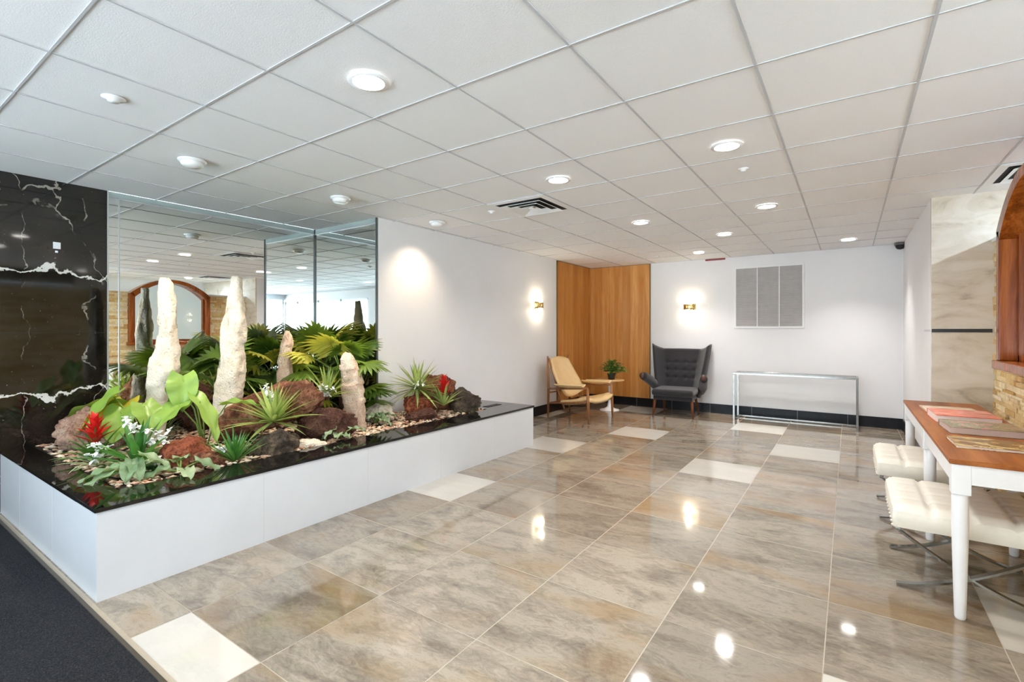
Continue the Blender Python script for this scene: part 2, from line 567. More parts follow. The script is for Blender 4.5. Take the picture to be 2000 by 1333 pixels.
def thing(name, label, cat, loc=(0, 0, 0), rz=0, group=None):
    o = bpy.data.objects.new(name, None)
    o.empty_display_size = 0.1
    C.objects.link(o)
    o.location = loc
    o.rotation_euler = (0, 0, rz)
    return tag(o, label, cat, group)
def tag(o, label, cat, group=None, kind=None):
    o['label'] = label
    o['category'] = cat
    if group: o['group'] = group
    if kind: o['kind'] = kind
    return o
def struct(name, mb, mats):
    o = mb.build(name, mats)
    o['kind'] = 'structure'
    return o
def kids(o):
    return [c for c in bpy.data.objects if c.parent == o]
def copy_tree(o, parent=None):
    c = o.copy(); C.objects.link(c)
    if parent: c.parent = parent
    for ch in kids(o):
        copy_tree(ch, c)
    return c

CEIL = 2.48
WX = -3.98          # left white wall
BX = -5.06          # black marble and mirror plane
BY = 8.30           # back wall
MY = 3.33           # side mirror plane
PX = -3.0           # planter front
RX = 0.59           # white pier face on the right
RY = 5.60           # beige marble face
FY = -2.2           # glazed front
EX = 5.0            # far right wall

# ------------------------------------------------------------------ floor
TP, TX0, TQ, TY0 = 0.6131, -2.537, 0.600, 2.227
WHITE = {(0, -3), (-1, 1), (-1, 4), (0, 6), (2, 4), (3, 6), (2, 8), (4, -1), (5, 1), (-1, 9), (-3, 7), (8, 2), (9, 6), (7, -2)}
mb = MB()
g = 0.0022
for ci in range(-5, 13):
    for rj in range(-3, 11):
        x0, x1 = TX0 + ci * TP, TX0 + (ci + 1) * TP
        y0, y1 = TY0 + rj * TQ, TY0 + (rj + 1) * TQ
        x0, x1 = max(x0, BX), min(x1, EX)
        y0, y1 = max(y0, 0.79), min(y1, BY)
        if x1 - x0 < 0.02 or y1 - y0 < 0.02: continue
        mb.faces([(x0 + g, y0 + g, 0), (x1 - g, y0 + g, 0), (x1 - g, y1 - g, 0), (x0 + g, y1 - g, 0)], [(0, 1, 2, 3)], 1 if (ci, rj) in WHITE else 0)
mb.box(BX, EX, 0.77, BY, -0.05, -0.0008, 2)
struct('floor', mb, [M['tile_grey'], M['tile_white'], M['grout']])
mb = MB()
mb.box(BX, EX, FY, 0.752, -0.05, 0.004)
tag(mb.build('entrance_carpet', M['carpet']), 'dark charcoal entrance carpet in the near left corner', 'carpet')
mb = MB()
mb.box(BX, EX, 0.752, 0.77, -0.05, 0.006, bevel=0.002)
struct('trim_1', mb, simple('bronze_threshold_strip', srgb(92, 84, 72), 0.35, 0.6, var=0.05))

# ------------------------------------------------------------------ ceiling
mb = MB()
mb.box(BX, EX, FY, BY, CEIL, CEIL + 0.06)
struct('ceiling', mb, M['ceil'])
CX0, CA, CY0, CB = -2.1315, 0.5986, 0.5737, 0.5928
mb = MB()
for i in range(-5, 12):
    x = CX0 + CA * i
    if BX < x < EX: mb.box(x - 0.006, x + 0.006, FY, BY, CEIL - 0.004, CEIL - 0.0005)
for j in range(-5, 14):
    y = CY0 + CB * j
    if FY < y < BY: mb.box(BX, EX, y - 0.005, y + 0.005, CEIL - 0.0045, CEIL - 0.0008)
struct('trim_2', mb, M['tbar'])

# ------------------------------------------------------------------ walls
mb = MB()
mb.box(BX - 0.15, BX, FY, 1.42, 0, CEIL)
bw = struct('wall_left', mb, M['blackmarble'])
mb = MB()
mb.box(BX, BX + 0.0015, FY, 1.42, 1.302, 1.305)
struct('trim_3', mb, M['duct'])
mb = MB()
mb.box(BX - 0.15, BX - 0.01, 1.42, MY + 0.15, 0, CEIL)
mb.box(BX - 0.01, WX - 0.15, MY + 0.01, MY + 0.15, 0, CEIL)
struct('wall_alcove', mb, M['paint'])
mb = MB()
mb.box(WX - 0.15, WX, MY + 0.012, 7.06, 0, CEIL)
mb.box(WX - 0.15, WX, 7.06, BY, 0, CEIL)
struct('wall_side', mb, M['paint'])
mb = MB()
mb.box(WX - 0.15, RX + 0.2, BY, BY + 0.15, 0, CEIL)
struct('wall_back', mb, M['paint'])
mb = MB()
mb.box(RX, RX + 0.05, RY + 0.03, BY, 0, CEIL)
struct('wall_pier', mb, M['paint'])
mb = MB()
mb.box(RX, EX, RY, RY + 0.03, 0, CEIL)
struct('wall_marble', mb, M['beigemarble'])
mb = MB()
mb.box(RX + 0.002, 0.976, RY - 0.006, RY, 1.305, 1.335)
struct('trim_4', mb, M['dark'])
mb = MB()
mb.box(RX - 0.004, RX, RY + 0.03, RY + 0.45, 1.31, 1.33)
struct('trim_5', mb, M['alu'])
mb = MB()
mb.box(EX, EX + 0.15, FY - 0.15, RY, 2.32, CEIL)
mb.box(EX, EX + 0.15, FY - 0.15, RY, 0, 0.12)
struct('wall_right', mb, M['paintcool'])
mb = MB()
for k in range(7):
    y = FY + 0.03 + k * (RY - FY - 0.06) / 6
    mb.box(EX + 0.04, EX + 0.10, y - 0.03, y + 0.03, 0.12, 2.32)
w3 = mb.build('added_window_right', M['alu'])  # unseen glazing, added so daylight reaches the ceiling over the partition
w3['kind'] = 'structure'
mb = MB()
mb.box(EX + 0.067, EX + 0.073, FY + 0.06, RY - 0.06, 0.12, 2.32)
mb.build('window_pane', M['glass'], w3)

# mirrors
mb = MB()
mb.box(BX - 0.01, BX, 1.425, 1.495, 0.30, CEIL - 0.012)
mb.box(BX - 0.01, BX, 1.502, MY, 0.30, CEIL - 0.055)
o = tag(mb.build('wall_mirror', M['mirror']), 'large mirror panel beside black marble wall, behind the tall standing stones', 'mirror')
mb = MB()
mb.box(BX, WX - 0.03, MY, MY + 0.01, 0.30, CEIL - 0.055)
tag(mb.build('wall_mirror', M['mirror']), 'narrower mirror panel on alcove side, meeting the white wall', 'mirror')
mb = MB()
mb.box(BX - 0.005, BX + 0.006, 1.50, MY, CEIL - 0.06, CEIL - 0.05)
mb.box(BX, WX - 0.03, MY - 0.006, MY, CEIL - 0.06, CEIL - 0.05)
mb.box(BX - 0.004, BX + 0.004, 1.494, 1.503, 0.45, CEIL - 0.05)
mb.box(BX - 0.004, BX + 0.004, 1.418, 1.428, 0.45, CEIL)
struct('trim_6', mb, M['alu'])
mb = MB()
mb.box(BX - 0.004, BX + 0.012, MY - 0.012, MY, 0.45, CEIL)
mb.box(WX - 0.018, WX - 0.0, MY - 0.012, MY, 0.40, CEIL)
struct('trim_11', mb, simple('dark_grey_channel', (0.09, 0.10, 0.10), 0.35, 0.4))
mb = MB()
mb.box(BX - 0.008, BX + 0.001, 1.43, MY, CEIL - 0.05, CEIL - 0.001)
mb.box(BX, WX - 0.03, MY - 0.002, MY + 0.008, CEIL - 0.05, CEIL - 0.001)
struct('trim_7', mb, simple('grey_green_glass_edge', srgb(170, 182, 180), 0.15, 0.3))

# black skirting
M['skirt'] = simple('black_stone_skirting', (0.007, 0.007, 0.009), 0.3, var=0.5, scale=9, Specular_IOR_Level=0.25)
mb = MB()
mb.box(WX, WX + 0.012, 4.80, BY - 0.012, 0, 0.145)
struct('baseboard_side', mb, M['skirt'])
mb = MB()
mb.box(WX, RX, BY - 0.012, BY, 0, 0.145)
for k in range(7):
    x = WX + 0.3 + k * 0.61
    mb.box(x, x + 0.002, BY - 0.0125, BY - 0.0118, 0.0, 0.145, 1)
struct('baseboard_back', mb, [M['skirt'], M['tbar']])
mb = MB()
mb.box(RX - 0.012, RX, RY + 0.02, BY - 0.012, 0, 0.145)
mb.box(RX - 0.012, 0.98, RY - 0.012, RY, 0, 0.145)
struct('baseboard_pier', mb, M['skirt'])

# oak corner panels
mb = MB()
y = 7.06
while y < BY - 0.03:
    w = random.choice([0.09, 0.12, 0.15])
    y2 = min(y + w, BY - 0.02)
    mb.box(WX, WX + 0.018, y + 0.0006, y2 - 0.0006, 0.147, CEIL)
    y = y2
struct('wall_panel_side', mb, M['oak'])
mb = MB()
x = WX + 0.018
while x < -2.85:
    w = random.choice([0.09, 0.12, 0.15])
    x2 = min(x + w, -2.84)
    mb.box(x + 0.0006, x2 - 0.0006, BY - 0.018, BY, 0.147, CEIL)
    x = x2
struct('wall_panel_back', mb, M['oak'])
mb = MB()
mb.box(WX, WX + 0.02, 7.045, 7.06, 0.147, CEIL)
mb.box(-2.84, -2.825, BY - 0.02, BY, 0.147, CEIL)
mb.box(WX, WX + 0.02, 7.045, BY, CEIL - 0.012, CEIL)
mb.box(WX, -2.825, BY - 0.02, BY, CEIL - 0.012, CEIL)
struct('trim_8', mb, simple('bronze_edge_trim', srgb(112, 88, 48), 0.4, 0.5, var=0.05))

# ------------------------------------------------------------------ ledgestone partition with arched window on the right
PXL, PXR = 0.98, 1.14
PTOP = 2.05
WY0, WY1, WZ0, WZ1 = 3.42, 4.80, 1.05, 2.02
mb = MB()
random.seed(11)
mb.box(PXL + 0.03, PXR - 0.03, 0.80, WY0, 0, PTOP, 0, (0.3, 0, 0, 1))
mb.box(PXL + 0.03, PXR - 0.03, WY1, RY - 0.002, 0, PTOP, 0, (0.3, 0, 0, 1))
mb.box(PXL + 0.03, PXR - 0.03, WY0, WY1, 0, WZ0, 0, (0.3, 0, 0, 1))
z = 0.0
while z < PTOP - 0.005:
    h = random.choice([0.022, 0.030, 0.038, 0.045])
    z2 = min(z + h, PTOP)
    y = 0.80
    while y < RY - 0.003:
        y2 = min(y + random.uniform(0.10, 0.34), RY - 0.002)
        segs = [(y, y2)]
        if z2 > WZ0 + 0.01:
            segs = []
            if y < WY0: segs.append((y, min(y2, WY0)))
            if y2 > WY1: segs.append((max(y, WY1), y2))
        for a, b in segs:
            if b - a > 0.01:
                d = random.uniform(0.0, 0.022)
                mb.box(PXL + d - 0.006, PXL + 0.032, a + 0.001, b - 0.001, z + 0.001, z2 - 0.001)
                mb.box(PXR - 0.032, PXR - d + 0.006, a + 0.001, b - 0.001, z + 0.001, z2 - 0.001)
        y = y2
    z = z2
struct('wall_stone', mb, M['ledge'])
mb = MB()
mb.box(PXL - 0.01, PXR + 0.01, 0.79, WY0 - 0.001, PTOP, PTOP + 0.03)
mb.box(PXL - 0.01, PXR + 0.01, WY1 + 0.001, RY - 0.003, PTOP, PTOP + 0.03)
struct('trim_9', mb, M['paint'])
# window: jambs, sill, arched head, muntin and a pane
def arc(t, inset=0.0):
    yc = (WY0 + WY1) / 2
    half = (WY1 - WY0) / 2 - inset
    rise = 0.30
    return yc + half * (2 * t - 1), WZ1 + rise * (1 - abs(2 * t - 1) ** 2.1) - inset * 0.9
FX0, FX1 = 0.855, 1.10
mb = MB()
mb.box(FX0, FX1, WY0, WY0 + 0.075, WZ0 + 0.06, WZ1, bevel=0.006)
mb.box(FX0, FX1, WY1 - 0.075, WY1, WZ0 + 0.06, WZ1, bevel=0.006)
mb.box(FX0 - 0.02, FX1 + 0.01, WY0 - 0.02, WY1 + 0.02, WZ0, WZ0 + 0.06, bevel=0.008)
n = 26
for side in (0,):
    V = []
    for i in range(n + 1):
        t = i / n
        yo, zo = arc(t)
        yi, zi = arc(t, 0.075)
        V += [(FX0, yo, zo), (FX1, yo, zo), (FX1, yi, zi), (FX0, yi, zi)]
    Fc = []
    for i in range(n):
        for k in range(4):
            Fc.append((i * 4 + k, i * 4 + (k + 1) % 4, (i + 1) * 4 + (k + 1) % 4, (i + 1) * 4 + k))
    Fc += [(0, 1, 2, 3), (n * 4 + 3, n * 4 + 2, n * 4 + 1, n * 4)]
    mb.faces(V, Fc)
wf = mb.build('window_1', M['mahogany'])
wf['kind'] = 'structure'
mb = MB()
V = [(0.97, WY0 + 0.075, WZ0 + 0.06), (0.97, WY1 - 0.075, WZ0 + 0.06)]
top = [arc(i / n, 0.07) for i in range(n + 1)]
V += [(0.97, a, b) for a, b in reversed(top)]
N_ = len(V)
V2 = [(0.976, b, c) for a, b, c in V]
mb.faces(V + V2, [tuple(range(N_)), tuple(reversed(range(N_, 2 * N_)))] + [(i, (i + 1) % N_, N_ + (i + 1) % N_, N_ + i) for i in range(N_)])
mb.build('window_pane', M['glass'], wf)
mb = MB()
for (a, b) in ((WY0 + 0.075, WY0 + 0.105), (WY1 - 0.105, WY1 - 0.075)):
    mb.box(0.95, 1.0, a, b, WZ0 + 0.06, WZ1 + 0.02)
mb.box(0.95, 1.0, WY0 + 0.075, WY1 - 0.075, WZ0 + 0.06, WZ0 + 0.10)
mb.build('window_sash', M['mahogany'], wf)

mb = MB()
mb.box(3.0, 3.1, 3.1, RY, 0, CEIL)
struct('wall_office', mb, M['paintcool'])
# dark header over the far end of the room behind the partition
mb = MB()
mb.box(2.6, 2.9, 0.9, 3.05, 2.24, CEIL - 0.006)
struct('trim_10', mb, simple('dark_header_panel', (0.03, 0.025, 0.02), 0.5, var=0.1))

# ------------------------------------------------------------------ glazed front behind the camera, its right run reflected in the side mirror
mb = MB()
mb.box(-0.4, 0.85, FY - 0.15, FY, 0, 2.24)
mb.box(BX, EX, FY - 0.15, FY, 2.24, CEIL)
struct('wall_front', mb, M['paint'])
mb = MB()
runs = [[BX + 0.03, -3.9, -2.75, -1.6, -0.43], [0.88, 2.1, 3.2, 4.3, EX]]  # left run is unseen, added to brighten the ceiling on that side
for xs in runs:
    for x in xs:
        mb.box(x - 0.03, x + 0.03, FY - 0.10, FY - 0.02, 0, 2.24)
    mb.box(xs[0], xs[-1], FY - 0.10, FY - 0.02, 0, 0.08)
    mb.box(xs[0], xs[-1], FY - 0.10, FY - 0.02, 2.18, 2.24)
wo = mb.build('window_2', M['alu'])
wo['kind'] = 'structure'
mb = MB()
for xs in runs:
    for a, b in zip(xs, xs[1:]):
        mb.box(a + 0.03, b - 0.03, FY - 0.063, FY - 0.057, 0.08, 2.18)
mb.build('window_pane', M['glass'], wo)
mb = MB()
mb.box(-25, EX + 0.16, -40, FY - 0.16, -0.10, -0.05)
mb.box(EX + 0.16, 35, -40, 30, -0.10, -0.05)
struct('ground_outside', mb, simple('pale_paving', srgb(214, 218, 222), 0.8, var=0.1, scale=2))
M['treeleaf'] = simple('dark_tree_leaf', (0.010, 0.022, 0.009), 0.6, var=0.3)
def outdoor_tree(x, y, label, s=1.0):
    t = thing('street_tree', label, 'tree', (x, y, -0.05), 0, 'trees beyond the glazed front')
    mb = MB(); mb.tube([(0, 0, 0), (0.05, 0, 1.4), (0, 0.05, 2.6)], [0.12, 0.09, 0.05], 8)
    mb.build('trunk', M['trunk'], t)
    mb = MB()
    rnd = random.Random(int(x * 10))
    for k in range(900):
        d = Vector((rnd.gauss(0, 1), rnd.gauss(0, 1), rnd.gauss(0, 1))).normalized() * rnd.uniform(0.5, 1.3) * s
        p = d + Vector((0, 0, 2.4))
        mb.strap(p, rnd.uniform(0, 6.3), rnd.uniform(-1, 1), 0.22, 0.11, 0.3, n=2)
    mb.build('foliage', M['treeleaf'], t)
outdoor_tree(1.6, -6.0, 'leafy tree outside, seen reflected at the middle of side mirror')
outdoor_tree(4.9, -8.5, 'leafy tree outside, seen reflected at the left of side mirror', 1.2)

# ------------------------------------------------------------------ ceiling fittings
def downlight(x, y, label=None, pw=P_DOWN, proto=[None]):
    if proto[0] is None:
        t = thing('downlight', '', 'light')
        mb = MB()
        mb.lathe([(0.072, -0.001), (0.094, -0.001), (0.094, -0.006), (0.072, -0.009)], seg=32, cap=False)
        mb.faces([], [])
        mb.build('trim_ring', M['white'], t)
        mb = MB()
        mb.lathe([(0.0005, -0.005), (0.078, -0.005), (0.074, -0.003), (0.0005, -0.003)], seg=32)
        mb.build('lens', M['lens'], t)
        proto[0] = t
        r = t
    else:
        r = copy_tree(proto[0])
    r.location = (x, y, CEIL - 0.0045)
    tag(r, label or 'round recessed downlight beyond the frame', 'light', 'round recessed ceiling downlights')
    l = lamp('downlight_beam', 'AREA', (x, y, CEIL - 0.02), pw * (0.7 if y > 7 else 1.0), shape='DISK', size=0.14, spread=R(95 if y > 7 else 150))
    return r
DL = [
    (-1.83, 1.48, 'largest recessed downlight, nearest to camera above the floor aisle'),
    (-0.63, 3.27, 'second largest downlight, right of the ceiling centre'),
    (-1.83, 3.27, 'lit downlight just beside the square ceiling vent'),
    (-0.63, 5.06, 'lit downlight behind the second largest one, right half'),
    (-1.83, 5.06, 'lit downlight just beyond the square vent towards the back wall'),
    (-1.23, 6.25, 'lit downlight midway between two rows, above the wing chair side'),
    (-1.83, 7.50, 'small lit downlight nearest to the dark red bar sign'),
    (-0.01, 7.52, 'small lit downlight at far right, left of the camera dome'),
]
for x, y, lb in DL: downlight(x, y, lb)
for x, y, lb in ((-0.63, 1.48, 'added recessed downlight right above the camera, outside the frame'), (0.3, 0.2, 'added recessed downlight over the near end of the stone partition'),  # unseen downlights, added to light the room and fill the mirrors
                 (-1.83, -0.6, 'added recessed downlight above the carpet, left of the camera'), (-0.63, -1.0, 'added recessed downlight above the carpet, straight behind the camera'),
                 (2.0, -0.6, 'added recessed downlight above the carpet at the glazed front, right side'), (-3.6, -0.6, 'added recessed downlight above the carpet beside the black marble wall'),
                 (2.0, 1.5, 'added recessed downlight behind the stone partition, nearest the entrance'), (2.0, 3.0, 'added recessed downlight behind the stone partition, opposite its window')):
    downlight(x, y, lb)
l_b = lamp('partition_room_light', 'AREA', (1.75, 4.75, CEIL - 0.02), 42, (0.60, 0.80, 1.0), shape='DISK', size=0.08)
downlight(1.75, 4.75, 'recessed downlight behind the stone partition, at the beige marble end', pw=1.0)

def eyeball(x, y, label, target, col, energy, size=62):
    t = thing('adjustable_spotlight', label, 'light', (x, y, CEIL - 0.0045), 0, 'adjustable spotlights over the planter')
    mb = MB()
    mb.lathe([(0.0005, -0.002), (0.085, -0.002), (0.085, -0.010), (0.070, -0.016)], seg=28)
    mb.build('trim_ring', M['white'], t)
    mb = MB()
    mb.lathe([(0.068, -0.014), (0.066, -0.034), (0.052, -0.046), (0.0005, -0.050)], seg=28)
    mb.build('shade', M['white'], t)
    d = Vector(target) - Vector((x, y, CEIL - 0.07))
    lamp('spot_beam', 'SPOT', (x, y, CEIL - 0.07), energy, col, d.to_track_quat('-Z', 'Y').to_euler(), spot_size=R(size), spot_blend=1.0, shadow_soft_size=0.03)
warm = (1.0, 0.86, 0.70)
eyeball(-3.66, 1.487, 'white adjustable spotlight glowing over the left end of the planter', (-4.1, 1.5, 0.5), warm, 75, 80)
eyeball(-3.63, 2.635, 'faint white adjustable spotlight above the alcove mirrors', (-3.9, 2.6, 0.5), warm, 95, 80)
eyeball(-3.60, 3.81, 'small warm adjustable spotlight washing the white side wall', (-3.98, 3.83, 1.45), (1.0, 0.80, 0.58), 26, 100)

def small_cap(x, y, label, name='sprinkler_head', cat='sprinkler', r=0.035):
    mb = MB()
    mb.lathe([(0.0005, 0), (r, 0), (r, -0.004), (r * 0.55, -0.008), (r * 0.5, -0.02), (0.0005, -0.022)], seg=20)
    tag(mb.build(name, M['white'], loc=(x, y, CEIL - 0.0045)), label, cat)
small_cap(-3.005, 0.868, 'small white smoke detector on the ceiling at upper left', 'smoke_detector', 'detector', 0.05)
small_cap(-2.45, 7.497, 'tiny grey sprinkler head on the ceiling near the oak corner')
small_cap(-0.621, 3.795, 'small white sprinkler head behind the second largest downlight')
small_cap(-2.847, 3.77, 'small white sprinkler head left of the square ceiling vent')

def vent(x0, y0, label):
    s = 0.58
    t = thing('ceiling_vent', label, 'vent', (x0 + 0.3, y0 + 0.3, CEIL - 0.005), 0)
    def ringbox(mb, a, b, z0, z1, mi=0):
        # sloping square collar between half-width a at z0 and b at z1
        va = [(-a, -a, z0), (a, -a, z0), (a, a, z0), (-a, a, z0)]
        vb = [(-b, -b, z1), (b, -b, z1), (b, b, z1), (-b, b, z1)]
        vc = [(x, y, z - 0.003) for x, y, z in va]; vd = [(x, y, z - 0.003) for x, y, z in vb]
        f = []
        for k in range(4):
            k2 = (k + 1) % 4
            f += [(k, k2, 4 + k2, 4 + k), (8 + k2, 8 + k, 12 + k, 12 + k2), (k2, k, 8 + k, 8 + k2), (4 + k, 4 + k2, 12 + k2, 12 + k)]
        mb.faces(va + vb + vc + vd, f, mi)
    mb = MB(); mb.box(-s / 2 + 0.03, s / 2 - 0.03, -s / 2 + 0.03, s / 2 - 0.03, -0.0015, 0.0)
    mb.build('duct_opening', M['duct'], t)
    mb = MB(); ringbox(mb, s / 2 + 0.008, s / 2 - 0.045, -0.001, -0.006)
    mb.build('frame', M['white'], t)
    for k, a in enumerate((0.215, 0.145, 0.075)):
        mb = MB(); ringbox(mb, a, a - 0.040, -0.022, -0.004)
        mb.build('louver', M['white'], t)
    mb = MB(); mb.box(-0.02, 0.02, -0.02, 0.02, -0.022, -0.010)
    mb.build('louver', M['white'], t)
vent(-2.73 + 0.0, 3.538, 'square white ceiling diffuser with dark slots left of the aisle lights')
vent(0.862, 4.722, 'partly cut off ceiling diffuser above the arched window, right edge')

# ------------------------------------------------------------------ fittings on the walls
mb = MB()
mb.box(0, 0.006, -0.022, 0.022, -0.026, 0.026, bevel=0.002)
mb.box(0.0, 0.004, -0.010, 0.006, -0.055, -0.040)
tag(mb.build('wall_plate', M['white'], loc=(BX, 1.106, 1.98)), 'small white plate on the black marble wall', 'plate')

mb = MB()
mb.box(-0.15, 0.15, -0.02, 0.0, -0.025, 0.0, bevel=0.003)
tag(mb.build('bar_sign', M['redsign'], loc=(-1.77, BY, CEIL - 0.008)), 'narrow dark red bar sign at top of the back wall', 'sign')

t = thing('security_camera', 'small dark dome security camera high on the back wall', 'camera', (0.55, BY - 0.12, CEIL - 0.005))
mb = MB(); mb.lathe([(0.062, 0), (0.066, -0.03)], seg=24); mb.build('housing', simple('grey_plastic', (0.12, 0.12, 0.13), 0.4), t)
mb = MB(); mb.lathe([(0.055, -0.03), (0.052, -0.055), (0.036, -0.080), (0.0005, -0.090)], seg=24); mb.build('dome', simple('smoked_dome', (0.02, 0.02, 0.025), 0.1), t)

def grille():
    x0, x1, z0, z1 = -1.46, -0.568, 1.385, 2.284
    t = thing('wall_grille', 'large white framed grille with three grey louvred panels on the back wall', 'grille', (x0, BY, z0))
    W, H = x1 - x0, z1 - z0
    mb = MB()
    b = 0.028
    mb.box(-b, W + b, -0.016, 0, -b, 0, bevel=0.003); mb.box(-b, W + b, -0.016, 0, H, H + b, bevel=0.003)
    mb.box(-b, 0, -0.016, 0, 0, H, bevel=0.003); mb.box(W, W + b, -0.016, 0, 0, H, bevel=0.003)
    for k in (1, 2):
        mb.box(W * k / 3 - 0.006, W * k / 3 + 0.006, -0.012, 0, 0, H)
    mb.build('frame', M['white'], t)
    lm = simple('grey_louvre', srgb(176, 172, 170), 0.5, var=0.05, scale=10)
    for k in range(3):
        a, c = W * k / 3 + 0.006, W * (k + 1) / 3 - 0.006
        if k == 0: a = 0
        if k == 2: c = W
        mb = MB()
        mb.box(a, c, -0.003, -0.001, 0, H)
        n = 34
        for j in range(n):
            z = H * (j + 0.5) / n
            mb.faces([(a, -0.011, z - 0.007), (c, -0.011, z - 0.007), (c, -0.003, z + 0.010), (a, -0.003, z + 0.010)], [(0, 1, 2, 3)])
        mb.build('louvre_panel', lm, t)
grille()

def sconce(loc, rz, label):
    """built facing -Y: band of brass with glass rods up and down"""
    t = thing('wall_sconce', label, 'light', loc, rz, 'brass wall sconces')
    mb = MB(); mb.tube([(0, 0, 0), (0, -0.018, 0)], 0.055, 24)
    mb.build('backplate', M['brass'], t)
    mb = MB()
    def band(u, v):
        a = PI * (u - 0.5) * 0.95
        flare = 0.018 * abs(2 * u - 1) ** 2
        return (math.sin(a) * 0.105, -0.02 - math.cos(a) * 0.085, (v - 0.5) * (0.085 + 2.5 * flare))
    mb.grid(band, 20, 3, thick=0.004)
    mb.build('band', M['brass'], t)
    for sgn in (1, -1):
        for k in range(5):
            a = PI * (k / 4 - 0.5) * 0.8
            x, y = math.sin(a) * 0.075, -0.03 - math.cos(a) * 0.05
            mb = MB()
            mb.tube([(x, y, sgn * 0.005), (x * 1.1, y, sgn * (0.09 + 0.03 * math.cos(a * 2)))], [0.009, 0.007], 8)
            mb.build('glass_rod', M['bulb'], t)
    m4 = Matrix.Translation(loc) @ Matrix.Rotation(rz, 4, 'Z')
    for zz in (0.10, -0.10):
        lamp('sconce_glow', 'POINT', m4 @ Vector((0, -0.10, zz)), 1.5, (1.0, 0.86, 0.62), shadow_soft_size=0.03)
sconce((WX, 6.42, 1.71), R(90), 'lit brass sconce on white side wall left of the oak panel')
sconce((-2.163, BY, 1.71), 0, 'lit brass sconce on back wall above the black wing chair')

# ------------------------------------------------------------------ planter
t = thing('planter', 'long low white panelled planter with glossy black granite rim', 'planter', (0, 0, 0))
PH = 0.437
PT = 0.457
BX0, BX1, BY0, BYM, BY1 = BX, -3.27, 0.96, MY, 4.25   # planting bed
mb = MB()
mb.box(PX - 0.03, PX, 0.80, 4.77, 0, PH)
mb.box(BX + 0.002, PX - 0.03, 0.80, 0.83, 0, PH)
mb.box(WX + 0.002, PX - 0.03, 4.74, 4.77, 0, PH)
for y in (1.62, 2.42, 3.22, 4.02):
    mb.box(PX, PX + 0.0006, y, y + 0.002, 0, PH, 1)
for x in (-3.75, -4.5):
    mb.box(x, x + 0.002, 0.7994, 0.80, 0, PH, 1)
mb.build('body', [simple('white_stone_cladding', (0.58, 0.595, 0.62), 0.22, var=0.03, scale=2.5), M['tbar']], t)
mb = MB()
mb.box(BX1, PX + 0.01, 0.79, 4.78, PH, PT, bevel=0.002)
mb.box(BX + 0.002, BX1, 0.79, BY0, PH, PT)
mb.box(WX + 0.002, BX1, BY1, 4.78, PH, PT)
mb.build('rim', M['granite'], t)
mb = MB()
mb.box(BX + 0.002, BX1, BY0, MY - 0.002, 0.36, 0.44)
mb.box(WX + 0.002, BX1, MY - 0.002, BY1, 0.36, 0.44)
mb.build('soil', M['soil'], t)
mb = MB()
mb.box(-3.42, -3.34, 4.36, 4.62, PT, PT + 0.003)
for k in range(6):
    mb.box(-3.41 + k * 0.012, -3.404 + k * 0.012, 4.37, 4.61, PT + 0.003, PT + 0.0045, 1)
mb.build('slot_grille', [M['duct'], M['dark']], t)

random.seed(21)
mb = MB()
def inbed(x, y):
    if y < BY0 + 0.02 or x > BX1 - 0.01: return False
    return (y < MY - 0.03 and x > BX + 0.03) or (y < BY1 - 0.02 and x > WX + 0.03)
cnt = 0
OCT = [(1, 0, 0), (-1, 0, 0), (0, 1, 0), (0, -1, 0), (0, 0, 1), (0, 0, -1)]
OF = [(0, 2, 4), (2, 1, 4), (1, 3, 4), (3, 0, 4), (2, 0, 5), (1, 2, 5), (3, 1, 5), (0, 3, 5)]
while cnt < 5200:
    x, y = random.uniform(BX, BX1), random.uniform(BY0, BY1)
    if not inbed(x, y): continue
    s = random.uniform(0.010, 0.026)
    rot = Matrix.Rotation(random.uniform(0, 6.28), 3, 'Z') @ Matrix.Rotation(random.uniform(-0.5, 0.5), 3, 'X')
    sx, sy, sz = s * random.uniform(0.8, 1.6), s * random.uniform(0.6, 1.0), s * random.uniform(0.35, 0.6)
    cz = 0.452 + random.uniform(-0.006, 0.010)
    V = [rot @ Vector((a * sx * random.uniform(.8, 1.2), b * sy * random.uniform(.8, 1.2), c * sz)) + Vector((x, y, cz)) for a, b, c in OCT]
    mb.faces(V, OF)
    cnt += 1
tag(mb.build('gravel_bed', M['gravel']), 'tan and rust gravel and bark chips covering the planter bed', 'gravel', kind='stuff')

